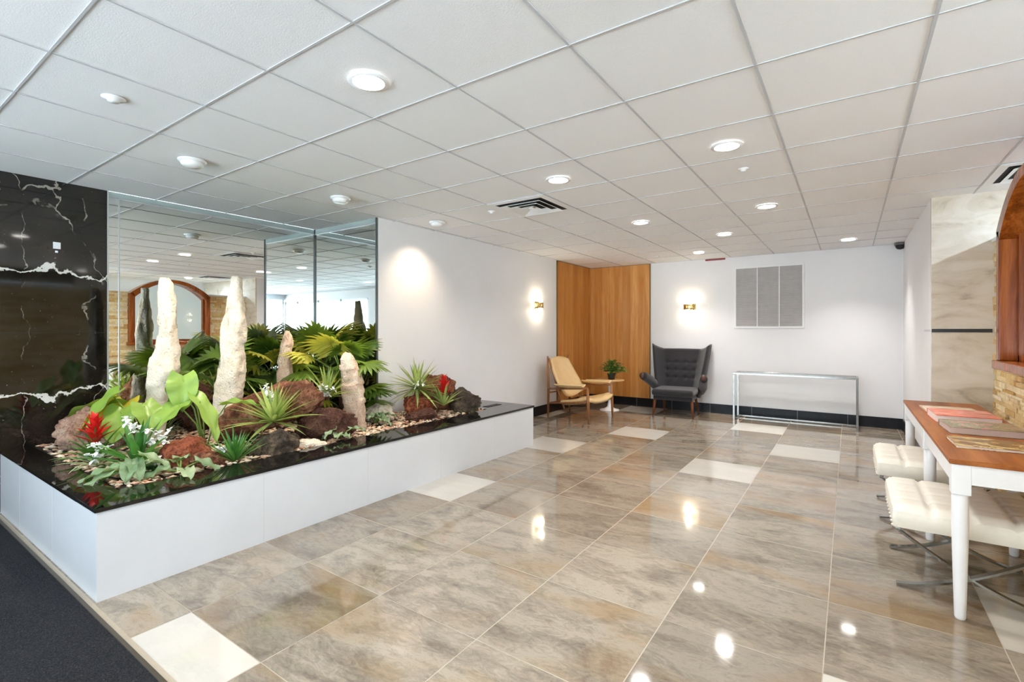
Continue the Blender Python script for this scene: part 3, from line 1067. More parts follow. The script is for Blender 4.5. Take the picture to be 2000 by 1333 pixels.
# ------------------------------------------------------------------ rocks and standing stones
def rockmesh(name, mat, label, loc, size, seed, rz=0.0, tilt=0.0, rough=0.22, sub=5, flat=0.25, tx=0.0, group=None):
    bm = bmesh.new()
    bmesh.ops.create_icosphere(bm, subdivisions=sub, radius=1.0)
    off = Vector((seed * 13.7, seed * 5.1, seed * 9.3))
    # facets: clip against a few random planes so the outline gets corners
    rnd = random.Random(seed)
    planes = []
    for k in range(9):
        d = Vector((rnd.gauss(0, 1), rnd.gauss(0, 1), rnd.gauss(0, 1))).normalized()
        planes.append((d, rnd.uniform(0.62, 0.85)))
    for v in bm.verts:
        p = v.co.copy()
        for d, k in planes:
            q = p.dot(d)
            if q > k: p -= d * (q - k) * 0.9
        nz = noise.fractal(p * 1.6 + off, 1.0, 2.0, 5)
        nf = noise.fractal(p * 6 + off, 1.0, 2.0, 5)
        p *= 1 + rough * 1.15 * nz + 0.11 * nf
        if p.z < -flat: p.z = -flat + (p.z + flat) * 0.2
        v.co = p
    rot = Matrix.Rotation(rz, 4, 'Z') @ Matrix.Rotation(tilt, 4, 'Y') @ Matrix.Rotation(tx, 4, 'X') @ Matrix.Diagonal((*size, 1))
    bmesh.ops.transform(bm, matrix=rot, verts=bm.verts)
    zmin = min(v.co.z for v in bm.verts)
    for v in bm.verts: v.co.z -= zmin
    for f in bm.faces: f.smooth = True
    me = bpy.data.meshes.new(name); bm.to_mesh(me); bm.free()
    me.materials.append(mat)
    o = bpy.data.objects.new(name, me); C.objects.link(o)
    o.location = loc
    return tag(o, label, 'rock', group)
BZ = 0.445
# seen along the view the bed runs to the right and away, so rz about 125 deg lays a slab across the picture
rockmesh('lava_rock', M['lava'], 'largest rust-brown lava slab leaning up in the middle of the planter', (-3.80, 2.12, BZ - 0.03), (0.46, 0.20, 0.19), 3, rz=R(40), tilt=R(-22), rough=0.16, flat=0.6)
rockmesh('lava_rock', M['lavadark'], 'rounded plum-brown lava rock at right foot of the largest slab', (-3.50, 2.42, BZ - 0.03), (0.23, 0.17, 0.19), 8, rz=R(60), rough=0.15, flat=0.6)
rockmesh('lava_rock', M['lavared'], 'brick-red pitted rock near the front edge, right of the white lilies', (-3.58, 1.42, BZ - 0.03), (0.17, 0.15, 0.14), 5, rz=R(30), rough=0.16, flat=0.5)
rockmesh('lava_rock', M['lava'], 'low brown rock lying against the brick-red pitted rock', (-3.42, 1.48, BZ - 0.03), (0.15, 0.09, 0.07), 15, rz=R(60), rough=0.2, flat=0.5)
rockmesh('rock', M['pinkrock'], 'pinkish tan rock at left end of the planter beneath the yellow leaf', (-4.62, 1.20, BZ - 0.02), (0.24, 0.17, 0.20), 12, rz=R(60), rough=0.14, flat=0.5)
rockmesh('rock', M['slate'], 'dark grey rock under the central spiky plant at the front edge', (-3.38, 1.88, BZ - 0.03), (0.17, 0.13, 0.12), 9, rz=R(50), rough=0.2, flat=0.5)
rockmesh('lava_rock', M['lavadark'], 'purple-brown flat lava rock in front of the right red bromeliad', (-3.41, 3.42, BZ - 0.02), (0.19, 0.11, 0.085), 6, rz=R(55), rough=0.14, flat=0.5)
rockmesh('rock', M['slate'], 'grey mossy boulder at the far right end of the planting', (-3.44, 4.04, BZ - 0.02), (0.20, 0.16, 0.17), 14, rz=R(20), rough=0.14, flat=0.6)
rockmesh('lava_rock', M['lava'], 'orange-brown lava rock behind the right red bromeliad', (-3.76, 3.93, BZ - 0.02), (0.25, 0.16, 0.25), 17, rz=R(50), rough=0.16, flat=0.6)
rockmesh('lava_rock', M['lavared'], 'dark red lava block beneath the right spiky plant', (-3.68, 3.60, BZ - 0.02), (0.16, 0.14, 0.14), 18, rz=R(20), rough=0.10, flat=0.7)
rockmesh('lava_rock', M['lavadark'], 'brown boulder behind the lime leaves, close to the mirror', (-4.72, 1.98, BZ - 0.02), (0.22, 0.18, 0.26), 19, rz=R(20), rough=0.14, flat=0.6)
rockmesh('rock', M['quartz'], 'small flat cream rock beneath the plum-brown lava rock', (-3.35, 2.15, BZ - 0.02), (0.12, 0.06, 0.05), 29, rz=R(60), rough=0.14, flat=0.5)
rockmesh('rock', M['quartz'], 'low white rock amid pale leaves by the foot of white wall', (-3.78, 3.18, BZ - 0.02), (0.14, 0.10, 0.12), 30, rz=R(60), rough=0.18, flat=0.5)

def monolith(label, mat, base, H, prof, seed, bend=(0, 0), seg=30, ysc=0.75, rz=0.0):
    """prof: list of (t, half width, centre offset along picture)"""
    mb = MB()
    rows = 80
    off = Vector((seed * 3.3, seed * 7.7, seed * 1.9))
    vx = Vector((math.cos(R(34.66)), math.sin(R(34.66)), 0))
    vy = Vector((-vx.y, vx.x, 0))
    V = []
    def pr(t):
        for (a, b) in zip(prof, prof[1:]):
            if t <= b[0]:
                k = (t - a[0]) / (b[0] - a[0])
                return a[1] + (b[1] - a[1]) * k, a[2] + (b[2] - a[2]) * k
        return prof[-1][1], prof[-1][2]
    for i in range(rows + 1):
        t = i / rows
        w, cx = pr(t)
        for k in range(seg):
            a = 2 * PI * k / seg
            ca, sa = math.cos(a), math.sin(a)
            sq = 0.86 / max(abs(ca), abs(sa)) ** 0.45
            p = vx * (ca * w * sq) + vy * (sa * w * ysc * sq)
            q = Vector((ca, sa, t * H * 5)) + off
            nn = noise.fractal(q * 0.9, 1.0, 2.0, 5)
            st = noise.noise(Vector((ca * 1.2, sa * 1.2, round(t * 16) * 2.1)) + off)
            nf = noise.fractal(Vector((ca * 3, sa * 3, t * H * 14)) + off, 1.0, 2.0, 4)
            p *= 1 + 0.15 * nn + 0.17 * st + 0.07 * nf
            p += vx * cx + Vector((0, 0, t * H + 0.012 * nn))
            V.append(p)
    fs = []
    for i in range(rows):
        for k in range(seg):
            k2 = (k + 1) % seg
            fs.append((i * seg + k, i * seg + k2, (i + 1) * seg + k2, (i + 1) * seg + k))
    fs.append(tuple(rows * seg + k for k in range(seg)))
    fs.append(tuple(reversed(range(seg))))
    mb.faces(V, fs, 0, None, True)
    return tag(mb.build('standing_stone', mat, loc=base), label, 'stone', 'standing stones in the planter')
monolith('tall grey-white standing stone at left, its foot tapering among lime leaves', M['quartz'], (-4.32, 1.52, BZ - 0.01), 1.29,
         [(0, 0.05, -0.02), (0.12, 0.075, -0.02), (0.30, 0.085, 0.0), (0.45, 0.115, 0.05), (0.56, 0.095, 0.06), (0.66, 0.068, 0.07), (0.85, 0.066, 0.07), (0.96, 0.055, 0.06), (1, 0.03, 0.05)], 2)
monolith('tallest cream-white standing stone in the middle of the planter', M['quartz'], (-4.17, 1.96, BZ - 0.01), 1.325,
         [(0, 0.12, -0.04), (0.15, 0.12, -0.01), (0.40, 0.115, 0.02), (0.62, 0.105, 0.04), (0.74, 0.098, 0.05), (0.78, 0.080, 0.055), (0.88, 0.066, 0.06), (0.94, 0.052, 0.06), (0.985, 0.050, 0.07), (1, 0.045, 0.07)], 5)
monolith('slim pinkish standing stone rising behind the largest lava slab', M['quartzpink'], (-4.24, 2.49, BZ - 0.01), 0.88,
         [(0, 0.07, -0.02), (0.3, 0.075, -0.01), (0.55, 0.078, 0.0), (0.75, 0.06, 0.0), (0.85, 0.062, 0.01), (0.95, 0.04, 0.02), (1, 0.02, 0.02)], 9)
monolith('round-topped spotted standing stone at right, before the mirror corner', M['quartzpink'], (-3.62, 2.77, BZ - 0.01), 0.69,
         [(0, 0.095, 0.02), (0.3, 0.105, 0.0), (0.6, 0.108, -0.02), (0.8, 0.095, -0.04), (0.91, 0.078, -0.055), (0.97, 0.052, -0.06), (1, 0.03, -0.065)], 4)

# ------------------------------------------------------------------ plants
def petal_cluster(mb, c, r, n, rnd):
    for k in range(n):
        p = Vector(c) + Vector((rnd.gauss(0, r), rnd.gauss(0, r), rnd.gauss(0, r)))
        for j in range(5):
            mb.strap(p, j * 1.256 + rnd.random(), rnd.uniform(-0.7, 1.3), 0.034, 0.026, 0.8, n=3, fold=0.1, tipw=0.3, peak=0.5)

def spiky(name, label, loc, n, length, width, mat='blade', seed=1, flowers=None, trunk=0.0, elmin=-0.1, elmax=1.45, droop=0.35, red=False, group=None, name_part='leaf_rosette', cat='plant'):
    rnd = random.Random(seed)
    t = thing(name, label, cat, loc, 0, group)
    if trunk:
        mb = MB(); mb.tube([(0, 0, 0), (0, 0, trunk)], [0.022, 0.018], 10)
        mb.build('stem', M['trunk'], t)
    mb = MB()
    for k in range(n):
        q = (k + 0.5) / n
        el = elmax - (elmax - elmin) * q ** 0.85 + rnd.uniform(-0.12, 0.12)
        az = k * 2.39996 + rnd.uniform(-0.2, 0.2)
        L = length * rnd.uniform(0.8, 1.1) * (0.85 if el > 1.1 else 1)
        mb.strap((0.008 * math.cos(az), 0.008 * math.sin(az), trunk + 0.02 * (1 - q)), az, el, L, width * rnd.uniform(0.85, 1.1), droop * rnd.uniform(0.6, 1.5) * (1.2 - 0.6 * el), n=9)
    mb.build(name_part, M[mat], t)
    if flowers:
        for f in flowers:
            mb = MB(); petal_cluster(mb, f[:3], f[3], f[4], rnd)
            fo = mb.build('flower_cluster', M['whitepetal'], t)
            fo['label'] = 'cluster of small white flowers'
            mb = MB(); mb.tube([(0, 0, trunk), (f[0] * 0.5, f[1] * 0.5, trunk + (f[2] - trunk) * 0.6), f[:3]], 0.0025, 6)
            mb.build('flower_stalk', M['stem'], fo)
    if red:
        mb = MB()
        H = red
        for k in range(26):
            q = k / 26
            mb.strap((0, 0, H * (0.35 + 0.5 * q)), k * 2.4, 0.6 + 0.75 * q, 0.15 - 0.06 * q, 0.042, 0.2, n=5, tipw=0.05)
        fo = mb.build('flower_head', M['redpetal'], t)
        fo['label'] = 'scarlet pointed bracts'
    return t
spiky('spiky_plant', 'large spiky plant with white flower spray, centre front of planter', (-3.55, 1.99, 0.60), 46, 0.34, 0.032, seed=3, droop=0.14, flowers=[(-0.06, -0.02, 0.27, 0.016, 7), (-0.03, 0, 0.21, 0.016, 7), (0.0, 0.0, 0.15, 0.012, 4)], trunk=0.03, elmin=-0.15)
spiky('spiky_plant', 'pale spiky plant with white flowers beside the round-topped stone', (-3.70, 2.55, 0.72), 34, 0.30, 0.026, seed=5, droop=0.14, flowers=[(0.04, -0.03, 0.10, 0.03, 14)], trunk=0.03, elmin=0.0)
spiky('spiky_plant', 'tall spiky plant with white flowers in front of the white wall', (-3.66, 3.58, 0.69), 54, 0.34, 0.030, seed=8, droop=0.12, flowers=[(0.05, -0.04, 0.10, 0.02, 8)], trunk=0.03, elmin=-0.5)
spiky('spiky_plant', 'small upright dark green plant at front edge below the slab', (-3.36, 1.62, BZ), 34, 0.24, 0.020, mat='bladedark', seed=9, droop=0.15, flowers=[(-0.07, -0.05, 0.08, 0.012, 4)], elmin=0.55)
spiky('strap_leaf_plant', 'broad strap-leaved plant with white lilies at the left front', (-3.72, 1.20, BZ), 22, 0.36, 0.048, mat='bladedark', seed=12,
      flowers=[(0.06, 0.08, 0.20, 0.03, 10), (-0.02, -0.03, 0.26, 0.025, 8), (-0.22, -0.14, 0.12, 0.03, 9), (0.12, 0.05, 0.07, 0.02, 6)], elmin=0.1)
spiky('red_bromeliad', 'red-flowered bromeliad at the left end of planter', (-4.16, 1.10, BZ), 16, 0.26, 0.036, mat='bladedark', seed=15, red=0.30, elmin=0.3)
spiky('red_bromeliad', 'red-flowered bromeliad at right between the brown rocks', (-3.44, 3.74, BZ + 0.10), 20, 0.28, 0.028, mat='blade', seed=16, red=0.30, droop=0.15, elmin=0.3)
spiky('dry_leaf_tuft', 'tuft of dry brownish leaves near the left front corner', (-3.98, 1.06, BZ), 14, 0.24, 0.022, mat='pale', seed=18, elmin=0.0, elmax=0.7)
spiky('feathery_fern', 'bright feathery fern in front of mirror by black marble wall', (-4.78, 1.72, BZ), 50, 0.24, 0.010, mat='blade', seed=19, elmin=0.35)

def broadleaf(name, label, loc, leaves, mat, seed=1, group=None):
    """leaves: (dx, dy, dz of the petiole end, azimuth, pitch, blade length, blade width[, material])"""
    rnd = random.Random(seed)
    t = thing(name, label, 'plant', loc, 0, group)
    for (dx, dy, dz, az, pitch, bl, bw, *rest) in leaves:
        mt = rest[0] if rest else mat
        az = R(az)
        tip = Vector((dx, dy, dz))
        mid = Vector((dx * 0.35, dy * 0.35, dz * 0.6))
        mb = MB(); mb.tube([(0, 0, 0), mid, tip], [0.006, 0.005, 0.004], 8)
        st = mb.build('petiole', M['stem'], t)
        mb = MB()
        e = pitch
        ax = Vector((math.cos(az), math.sin(az), 0)); sd = Vector((-math.sin(az), math.cos(az), 0))
        ns, nw = 18, 10
        path = []
        p = tip - (ax * math.cos(e) + Vector((0, 0, math.sin(e)))) * bl * 0.15
        for i in range(ns + 1):
            path.append((p.copy(), e))
            p = p + (ax * math.cos(e) + Vector((0, 0, 1)) * math.sin(e)) * (bl * 1.15 / ns)
            e -= 0.035
        ph = rnd.uniform(0, 6)
        def fn(u, v):
            i = min(int(u * ns + 1e-6), ns)
            q, ee = path[i]
            # heart outline: lobes at the stalk, widest near a third, pointed tip
            w = bw * max(0.02, math.sin(PI * min(1.0, (u * 0.88 + 0.12)) ** 0.8)) ** 0.75
            if u > 0.8: w *= max(0.03, 1 - ((u - 0.8) / 0.2) ** 1.6)
            s = v * 2 - 1
            nr = -ax * math.sin(ee) + Vector((0, 0, 1)) * math.cos(ee)
            fw = ax * math.cos(ee) + Vector((0, 0, 1)) * math.sin(ee)
            back = fw * (-0.16 * bl * abs(s) ** 1.3 * (1 - u) ** 1.5)
            wav = 0.010 * math.sin(u * 16 + s * 2 + ph)
            rib = -0.006 * math.exp(-(s / 0.12) ** 2)
            return q + sd * (s * w * 0.5) + nr * (abs(s) * w * 0.10 + wav * abs(s) + rib) + back
        mb.grid(fn, ns, nw, tid=(rnd.random(), 0, 0, 1))
        mb.build('leaf_blade', M[mt], st)
    return t
broadleaf('taro_plant', 'big lime-green taro with broad leaves left of the tall stones', (-4.20, 1.38, BZ), [
    (-0.10, -0.14, 0.41, -95, -0.70, 0.28, 0.25), (-0.02, -0.12, 0.30, -40, -0.75, 0.24, 0.20), (-0.22, -0.02, 0.34, 190, -0.35, 0.28, 0.22),
    (0.10, -0.02, 0.34, 0, -0.6, 0.22, 0.18)], 'taro', 3)
broadleaf('taro_plant', 'green taro with drooping leaf at foot of the tallest stone', (-3.78, 1.62, BZ), [
    (-0.06, -0.12, 0.53, -25, -1.10, 0.23, 0.19, 'taro'), (-0.17, -0.14, 0.53, -120, -1.2, 0.21, 0.13, 'tarodark'),
    (0.06, -0.06, 0.38, 20, -0.75, 0.32, 0.13, 'taro'), (0.02, 0.14, 0.34, 60, 0.2, 0.22, 0.18), (-0.02, -0.16, 0.36, -70, -0.4, 0.22, 0.18)], 'taro', 5)
broadleaf('yellow_leaf_plant', 'wide yellow-green leaf plant over the pinkish rock', (-4.50, 1.36, BZ), [
    (-0.12, -0.10, 0.33, -145, -0.25, 0.34, 0.22, 'taro'), (-0.02, -0.08, 0.35, -100, -0.55, 0.30, 0.28), (0.10, -0.04, 0.33, -60, -0.5, 0.28, 0.26), (0.02, 0.10, 0.30, 120, 0.0, 0.26, 0.2)], 'yellowleaf', 6)
def low_leaves(label, loc, seed, n=7, L=0.17, W=0.10):
    rnd = random.Random(seed)
    lv = []
    for k in range(n):
        a = k * 2.4 + rnd.uniform(-.3, .3)
        rr = rnd.uniform(0.03, 0.11)
        lv.append((math.cos(a) * rr, math.sin(a) * rr, rnd.uniform(0.04, 0.12), math.degrees(a), rnd.uniform(-0.35, 0.25), L * rnd.uniform(0.8, 1.15), W * rnd.uniform(0.8, 1.1)))
    return broadleaf('variegated_plant', label, loc, lv, 'pale', seed)
low_leaves('grey-green low leaves on the granite rim at left front', (-3.50, 1.10, BZ + 0.012), 7, 8)
low_leaves('grey-green low leaves beside the brick-red pitted rock', (-3.36, 1.30, BZ), 8, 5)
low_leaves('pale low leaves at front edge before the round-topped stone', (-3.36, 2.42, BZ), 9, 8, 0.12, 0.07)
low_leaves('pale low leaves with striped blades near the white rock', (-3.62, 3.02, BZ), 10, 8, 0.14, 0.07)

def fan_palm(label, loc, fronds, seed, mat='palm', trunk=0.25):
    rnd = random.Random(seed)
    t = thing('fan_palm', label, 'palm', loc, 0, 'fan palms before the mirrors')
    mb = MB(); mb.tube([(0, 0, 0), (0.01, 0, trunk * 0.5), (0, 0, trunk)], [0.035, 0.03, 0.024], 10)
    mb.build('trunk', M['trunk'], t)
    for k in range(fronds):
        az = k * 2.39996 + rnd.uniform(-0.3, 0.3)
        el = rnd.uniform(0.55, 1.35) if k % 3 else rnd.uniform(0.1, 0.6)
        pl = rnd.uniform(0.22, 0.42)
        d = Vector((math.cos(az) * math.cos(el), math.sin(az) * math.cos(el), math.sin(el)))
        hub = Vector((0, 0, trunk)) + d * pl
        mb = MB()
        mb.tube([(0, 0, trunk - 0.01), Vector((0, 0, trunk)) + d * pl * 0.5 + Vector((0, 0, 0.015)), hub], [0.006, 0.004, 0.003], 6, mi=1)
        # blade: folded segments fanned about the frond axis
        fwd = (d + Vector((0, 0, -0.35))).normalized()
        side = Vector((-math.sin(az), math.cos(az), 0))
        up = side.cross(fwd).normalized() * -1
        if up.z < 0: up = -up
        ns = 17
        tid0 = rnd.random()
        L0 = rnd.uniform(0.22, 0.30)
        for j in range(ns):
            a = R(-105 + 210 * j / (ns - 1))
            dr = fwd * math.cos(a) + side * math.sin(a)
            L = L0 * (1 - 0.25 * abs(a) / 1.9) * rnd.uniform(0.9, 1.08)
            sn = dr.cross(up).normalized()
            V = []
            pw = [0.004, 0.016, 0.022, 0.016, 0.002]
            for i in range(5):
                q = i / 4
                c = hub + dr * (L * q) - up * (0.10 * q ** 2.2 + 0.05 * abs(math.sin(a)) * q) * L * 3
                V += [c + sn * pw[i], c + up * pw[i] * 0.5, c - sn * pw[i]]
            fs = []
            for i in range(4):
                b = i * 3
                fs += [(b, b + 1, b + 4, b + 3), (b + 1, b + 2, b + 5, b + 4)]
            mb.faces(V, fs, 0, (tid0 * 0.8 + rnd.random() * 0.2, 0, 0, 1), True)
        fm = M['palmy'] if (mat == 'palm' and rnd.random() < 0.22) else M[mat]
        mb.build('frond', [fm, M['stem']], t)
    return t
fan_palm('dark fan palm before the mirror, between the two tallest stones', (-4.62, 2.08, BZ), 15, 2, trunk=0.32)
fan_palm('fan palm right of the tallest stone, at the alcove corner', (-4.70, 2.66, BZ), 16, 5, trunk=0.38)
fan_palm('low fan palm filling the shade behind the largest lava slab', (-4.74, 2.40, BZ), 12, 17, trunk=0.08)
fan_palm('fan palm before the narrower mirror, behind the slim pinkish stone', (-4.46, 3.02, BZ), 17, 7, trunk=0.46)
fan_palm('fan palm nearest the white wall, behind the round-topped stone', (-4.06, 2.96, BZ), 16, 11, trunk=0.42)
fan_palm('low fan palm tucked into the alcove corner by the white wall', (-4.10, 3.02, BZ), 10, 23, trunk=0.08)

# ------------------------------------------------------------------ tan leather chair
def leather_chair(loc, rz):
    t = thing('lounge_chair', 'teak armchair with tan leather seat and shield back in the oak corner', 'chair', loc, rz)
    # local: faces +X, y lateral
    for sy in (-1, 1):
        mb = MB(); mb.tube([(-0.38, sy * 0.29, 0), (-0.37, sy * 0.29, 0.40), (-0.40, sy * 0.27, 0.93)], [0.014, 0.020, 0.013], 10)
        mb.build('rear_leg', M['teak'], t)
        mb = MB(); mb.tube([(0.37, sy * 0.34, 0), (0.36, sy * 0.34, 0.28), (0.35, sy * 0.34, 0.50)], [0.014, 0.022, 0.017], 10)
        mb.build('front_leg', M['teak'], t)
        mb = MB(); mb.tube([(-0.395, sy * 0.25, 0.90), (-0.28, sy * 0.25, 0.60), (-0.16, sy * 0.26, 0.30), (-0.10, sy * 0.26, 0.16)], [0.013, 0.017, 0.017, 0.012], 10)
        mb.build('back_stile', M['teak'], t)
        mb = MB(); mb.tube([(-0.37, sy * 0.29, 0.22), (0.0, sy * 0.31, 0.26), (0.36, sy * 0.33, 0.30)], 0.014, 10)
        mb.build('side_rail', M['teak'], t)
        mb = MB(); mb.tube([(-0.375, sy * 0.30, 0.44), (-0.1, sy * 0.37, 0.47), (0.15, sy * 0.37, 0.49), (0.36, sy * 0.34, 0.50)], [0.014, 0.018, 0.018, 0.016], 10)
        mb.build('arm_rail', M['teak'], t)
        mb = MB()
        def arm(u, v, sy=sy):
            x = -0.16 + 0.46 * u
            w = 0.085 * math.sin(PI * (0.12 + 0.80 * u)) ** 0.6 + 0.02
            s = (v * 2 - 1)
            return (x, sy * 0.37 + s * w, 0.512 + 0.012 * u + 0.03 * s * s - 0.02 * (1 - s * s) * math.sin(PI * u))
        mb.grid(arm, 14, 10, thick=0.012)
        mb.build('armrest', M['leather'], t)
    mb = MB()
    mb.tube([(-0.37, -0.29, 0.38), (-0.37, 0.29, 0.38)], 0.013, 8)
    mb.tube([(0.36, -0.33, 0.30), (0.36, 0.33, 0.30)], 0.015, 8)
    mb.tube([(-0.375, -0.29, 0.22), (-0.375, 0.29, 0.22)], 0.012, 8)
    mb.build('stretcher', M['teak'], t)
    mb = MB()
    def seat(u, v):
        x = -0.16 + 0.55 * u
        s = v * 2 - 1
        w = 0.27 + 0.05 * u
        return (x, s * w, 0.235 + 0.125 * u - 0.02 * math.sin(PI * u) + 0.05 * abs(s) ** 3 + (-0.05 * max(0, u - 0.85) / 0.15))
    mb.grid(seat, 14, 14, thick=0.05)
    mb.build('seat', M['leather'], t)
    mb = MB()
    def back(u, v):
        s = u * 2 - 1
        z = 0.32 + 0.60 * v
        w = 0.27 - 0.04 * v + 0.035 * math.sin(PI * v)
        topcut = 0.05 * abs(s) ** 2.5 * (1 if v > 0.7 else v / 0.7)
        lowcut = 0.10 * abs(s) ** 2 * (1 - v) ** 2
        x = -0.13 - 0.27 * v + 0.05 * s * s
        return (x, s * w, z - topcut + lowcut)
    mb.grid(back, 14, 16, thick=0.035)
    mb.build('backrest', M['leather'], t)
    return t
leather_chair((-3.36, 6.66, 0), R(-6))

# ------------------------------------------------------------------ side table and plant
t = thing('side_table', 'small round tan-topped side table with white flared foot between the chairs', 'table', (-3.28, 7.60, 0))
mb = MB(); mb.lathe([(0.0005, 0.49), (0.235, 0.49), (0.24, 0.50), (0.235, 0.51), (0.0005, 0.512)], seg=40, cap=False)
mb.build('tabletop', simple('tan_laminate', srgb(214, 170, 112), 0.3, var=0.05), t)
mb = MB(); mb.lathe([(0.16, 0.0), (0.155, 0.01), (0.09, 0.025), (0.04, 0.06), (0.024, 0.14), (0.022, 0.30), (0.035, 0.44), (0.08, 0.488)], seg=32)
mb.build('pedestal', M['white'], t)
t = thing('potted_plant', 'bushy green potted plant on the round side table', 'plant', (-3.24, 7.58, 0.513))
mb = MB(); mb.lathe([(0.05, 0), (0.07, 0.09), (0.074, 0.10), (0.062, 0.10), (0.055, 0.085)], seg=24)
mb.build('pot', simple('dark_pot', (0.03, 0.035, 0.03), 0.4), t)
mb = MB()
rnd = random.Random(4)
for k in range(210):
    az = rnd.uniform(0, 6.28); el = rnd.uniform(0.0, 1.5)
    r0 = rnd.uniform(0.03, 0.17)
    p = Vector((math.cos(az) * math.cos(el) * r0 * 1.1, math.sin(az) * math.cos(el) * r0, 0.12 + math.sin(el) * r0 * 1.1))
    mb.strap(p, az + rnd.uniform(-.6, .6), rnd.uniform(-0.3, 0.9), 0.075, 0.028, 0.5, n=4, peak=0.5)
for k in range(16):
    p = Vector((0.17 + rnd.uniform(-0.05, 0.05), 0.05 + rnd.uniform(-0.04, 0.04), 0.17 + rnd.uniform(-0.05, 0.03)))
    mb.strap(p, rnd.uniform(0, 6.28), rnd.uniform(-0.8, 0.6), 0.08, 0.026, 0.6, n=4, peak=0.5)
mb.build('foliage', M['bladedark'], t)
mb = MB()
for k in range(12):
    az = k * 0.524
    mb.tube([(0, 0, 0.085), (math.cos(az) * 0.05, math.sin(az) * 0.05, 0.16), (math.cos(az) * 0.12, math.sin(az) * 0.10, 0.22)], 0.0025, 5)
mb.tube([(0, 0, 0.085), (0.08, 0.02, 0.15), (0.18, 0.05, 0.17)], 0.003, 5)
mb.build('stem', M['stem'], t)

# ------------------------------------------------------------------ black wing chair
def wing_chair(loc, rz):
    t = thing('wing_chair', 'charcoal wool wing chair with tufted back and paw arms against back wall', 'chair', loc, rz)
    # local: faces -Y, x lateral
    mb = MB()
    def back(u, v, off=0.0):
        s = u * 2 - 1
        z = 0.30 + 0.70 * v
        w = 0.29 + 0.13 * v
        wing = max(0, abs(s) - 0.62) / 0.38
        x = s * w
        y = 0.20 + 0.20 * v - 0.17 * wing ** 1.3
        ear = 0.075 * wing ** 1.6 * v ** 4
        dip = -0.012 * (1 - s * s) * v ** 6
        # tufting: three rows of buttons
        tuft = 0.0
        for zr in (0.56, 0.68, 0.80):
            for xr in (-0.21, -0.07, 0.07, 0.21):
                d2 = ((z - zr) ** 2 + (x - xr) ** 2) / 0.0011
                tuft += 0.022 * math.exp(-d2)
            if abs(s) < 0.66:
                tuft += 0.007 * math.exp(-((z - zr) / 0.012) ** 2)
        return (x, y + tuft - 0.02 * math.sin(PI * v) * (1 - s * s), z + ear + dip)
    mb.grid(back, 52, 46, thick=0.0)
    # rear skin, a hand's breadth behind
    def rear(u, v):
        x, y, z = back(u, v)
        s = u * 2 - 1
        return (x * 1.06, 0.20 + 0.20 * v + 0.085 - 0.14 * max(0, abs(s) - 0.55) ** 1.5, z)
    nu, nv = 52, 46
    mb.grid(lambda u, v: rear(1 - u, v), nu, nv)
    # rolled edge closing the two skins
    ring = [(i / nu, 0) for i in range(nu + 1)] + [(1, j / nv) for j in range(1, nv + 1)] + [(1 - i / nu, 1) for i in range(1, nu + 1)] + [(0, 1 - j / nv) for j in range(1, nv)]
    cx = Vector((0, 0.3, 0.62))
    V = []
    K = 6
    for (u, v) in ring:
        a, b = Vector(back(u, v)), Vector(rear(u, v))
        m_ = (a + b) / 2
        o = (m_ - cx); o.y = 0
        o.normalize()
        h = (b - a).length / 2
        for k in range(K + 1):
            th = PI * k / K
            V.append(m_ + (a - b) / 2 * math.cos(th) + o * math.sin(th) * min(h, 0.05) * 0.9)
    n = len(ring)
    fs = []
    for i in range(n):
        j = (i + 1) % n
        for k in range(K):
            fs.append((i * (K + 1) + k, j * (K + 1) + k, j * (K + 1) + k + 1, i * (K + 1) + k + 1))
    mb.faces(V, fs, 0, None, True)
    bmesh.ops.remove_doubles(mb.bm, verts=mb.bm.verts, dist=0.0004)
    mb.build('backrest', M['wool'], t)
    for zr in (0.56, 0.68, 0.80):
        for xr in (-0.21, -0.07, 0.07, 0.21):
            u = 0.5 + 0.5 * xr / (0.29 + 0.13 * (zr - 0.30) / 0.7); v = (zr - 0.30) / 0.70
            p = back(u, v)
            mb = MB(); mb.lathe([(0.012, 0), (0.010, 0.006), (0.0005, 0.008)], seg=12)
            bmesh.ops.transform(mb.bm, matrix=Matrix.Translation((p[0], p[1] - 0.001, p[2])) @ Matrix.Rotation(R(90), 4, 'X'), verts=mb.bm.verts)
            mb.build('button', M['wool'], t)
    mb = MB()
    mb.box(-0.31, 0.31, -0.34, 0.24, 0.315, 0.425, bevel=0.045, seg=4)
    mb.build('seat_cushion', M['wool'], t)
    mb = MB()
    mb.box(-0.29, 0.29, -0.30, 0.26, 0.255, 0.325, bevel=0.02, seg=3)
    mb.build('seat_frame', M['wool'], t)
    for sx in (-1, 1):
        mb = MB()
        pts = [(sx * 0.33, 0.24, 0.36), (sx * 0.37, 0.12, 0.44), (sx * 0.40, -0.06, 0.53), (sx * 0.44, -0.24, 0.60), (sx * 0.455, -0.31, 0.615)]
        mb.tube(pts, [0.06, 0.075, 0.075, 0.068, 0.052], 16, sx=1.0, sy=0.85)
        arm_o = mb.build('armrest', M['wool'], t)
        mb = MB()
        mb.tube([(sx * 0.452, -0.30, 0.614), (sx * 0.458, -0.335, 0.620), (sx * 0.460, -0.345, 0.622)], [0.050, 0.044, 0.030], 16, sy=0.85)
        mb.build('paw_cap', simple('dark_walnut_cap', srgb(70, 40, 26), 0.4, var=0.1), arm_o)
        mb = MB(); mb.tube([(sx * 0.27, -0.24, 0.27), (sx * 0.295, -0.27, 0.0)], [0.026, 0.014], 12)
        mb.build('leg', M['walnut'], t)
        mb = MB(); mb.tube([(sx * 0.24, 0.22, 0.27), (sx * 0.27, 0.34, 0.0)], [0.024, 0.013], 12)
        mb.build('leg', M['walnut'], t)
    return t
wing_chair((-2.235, 7.78, 0), R(4))

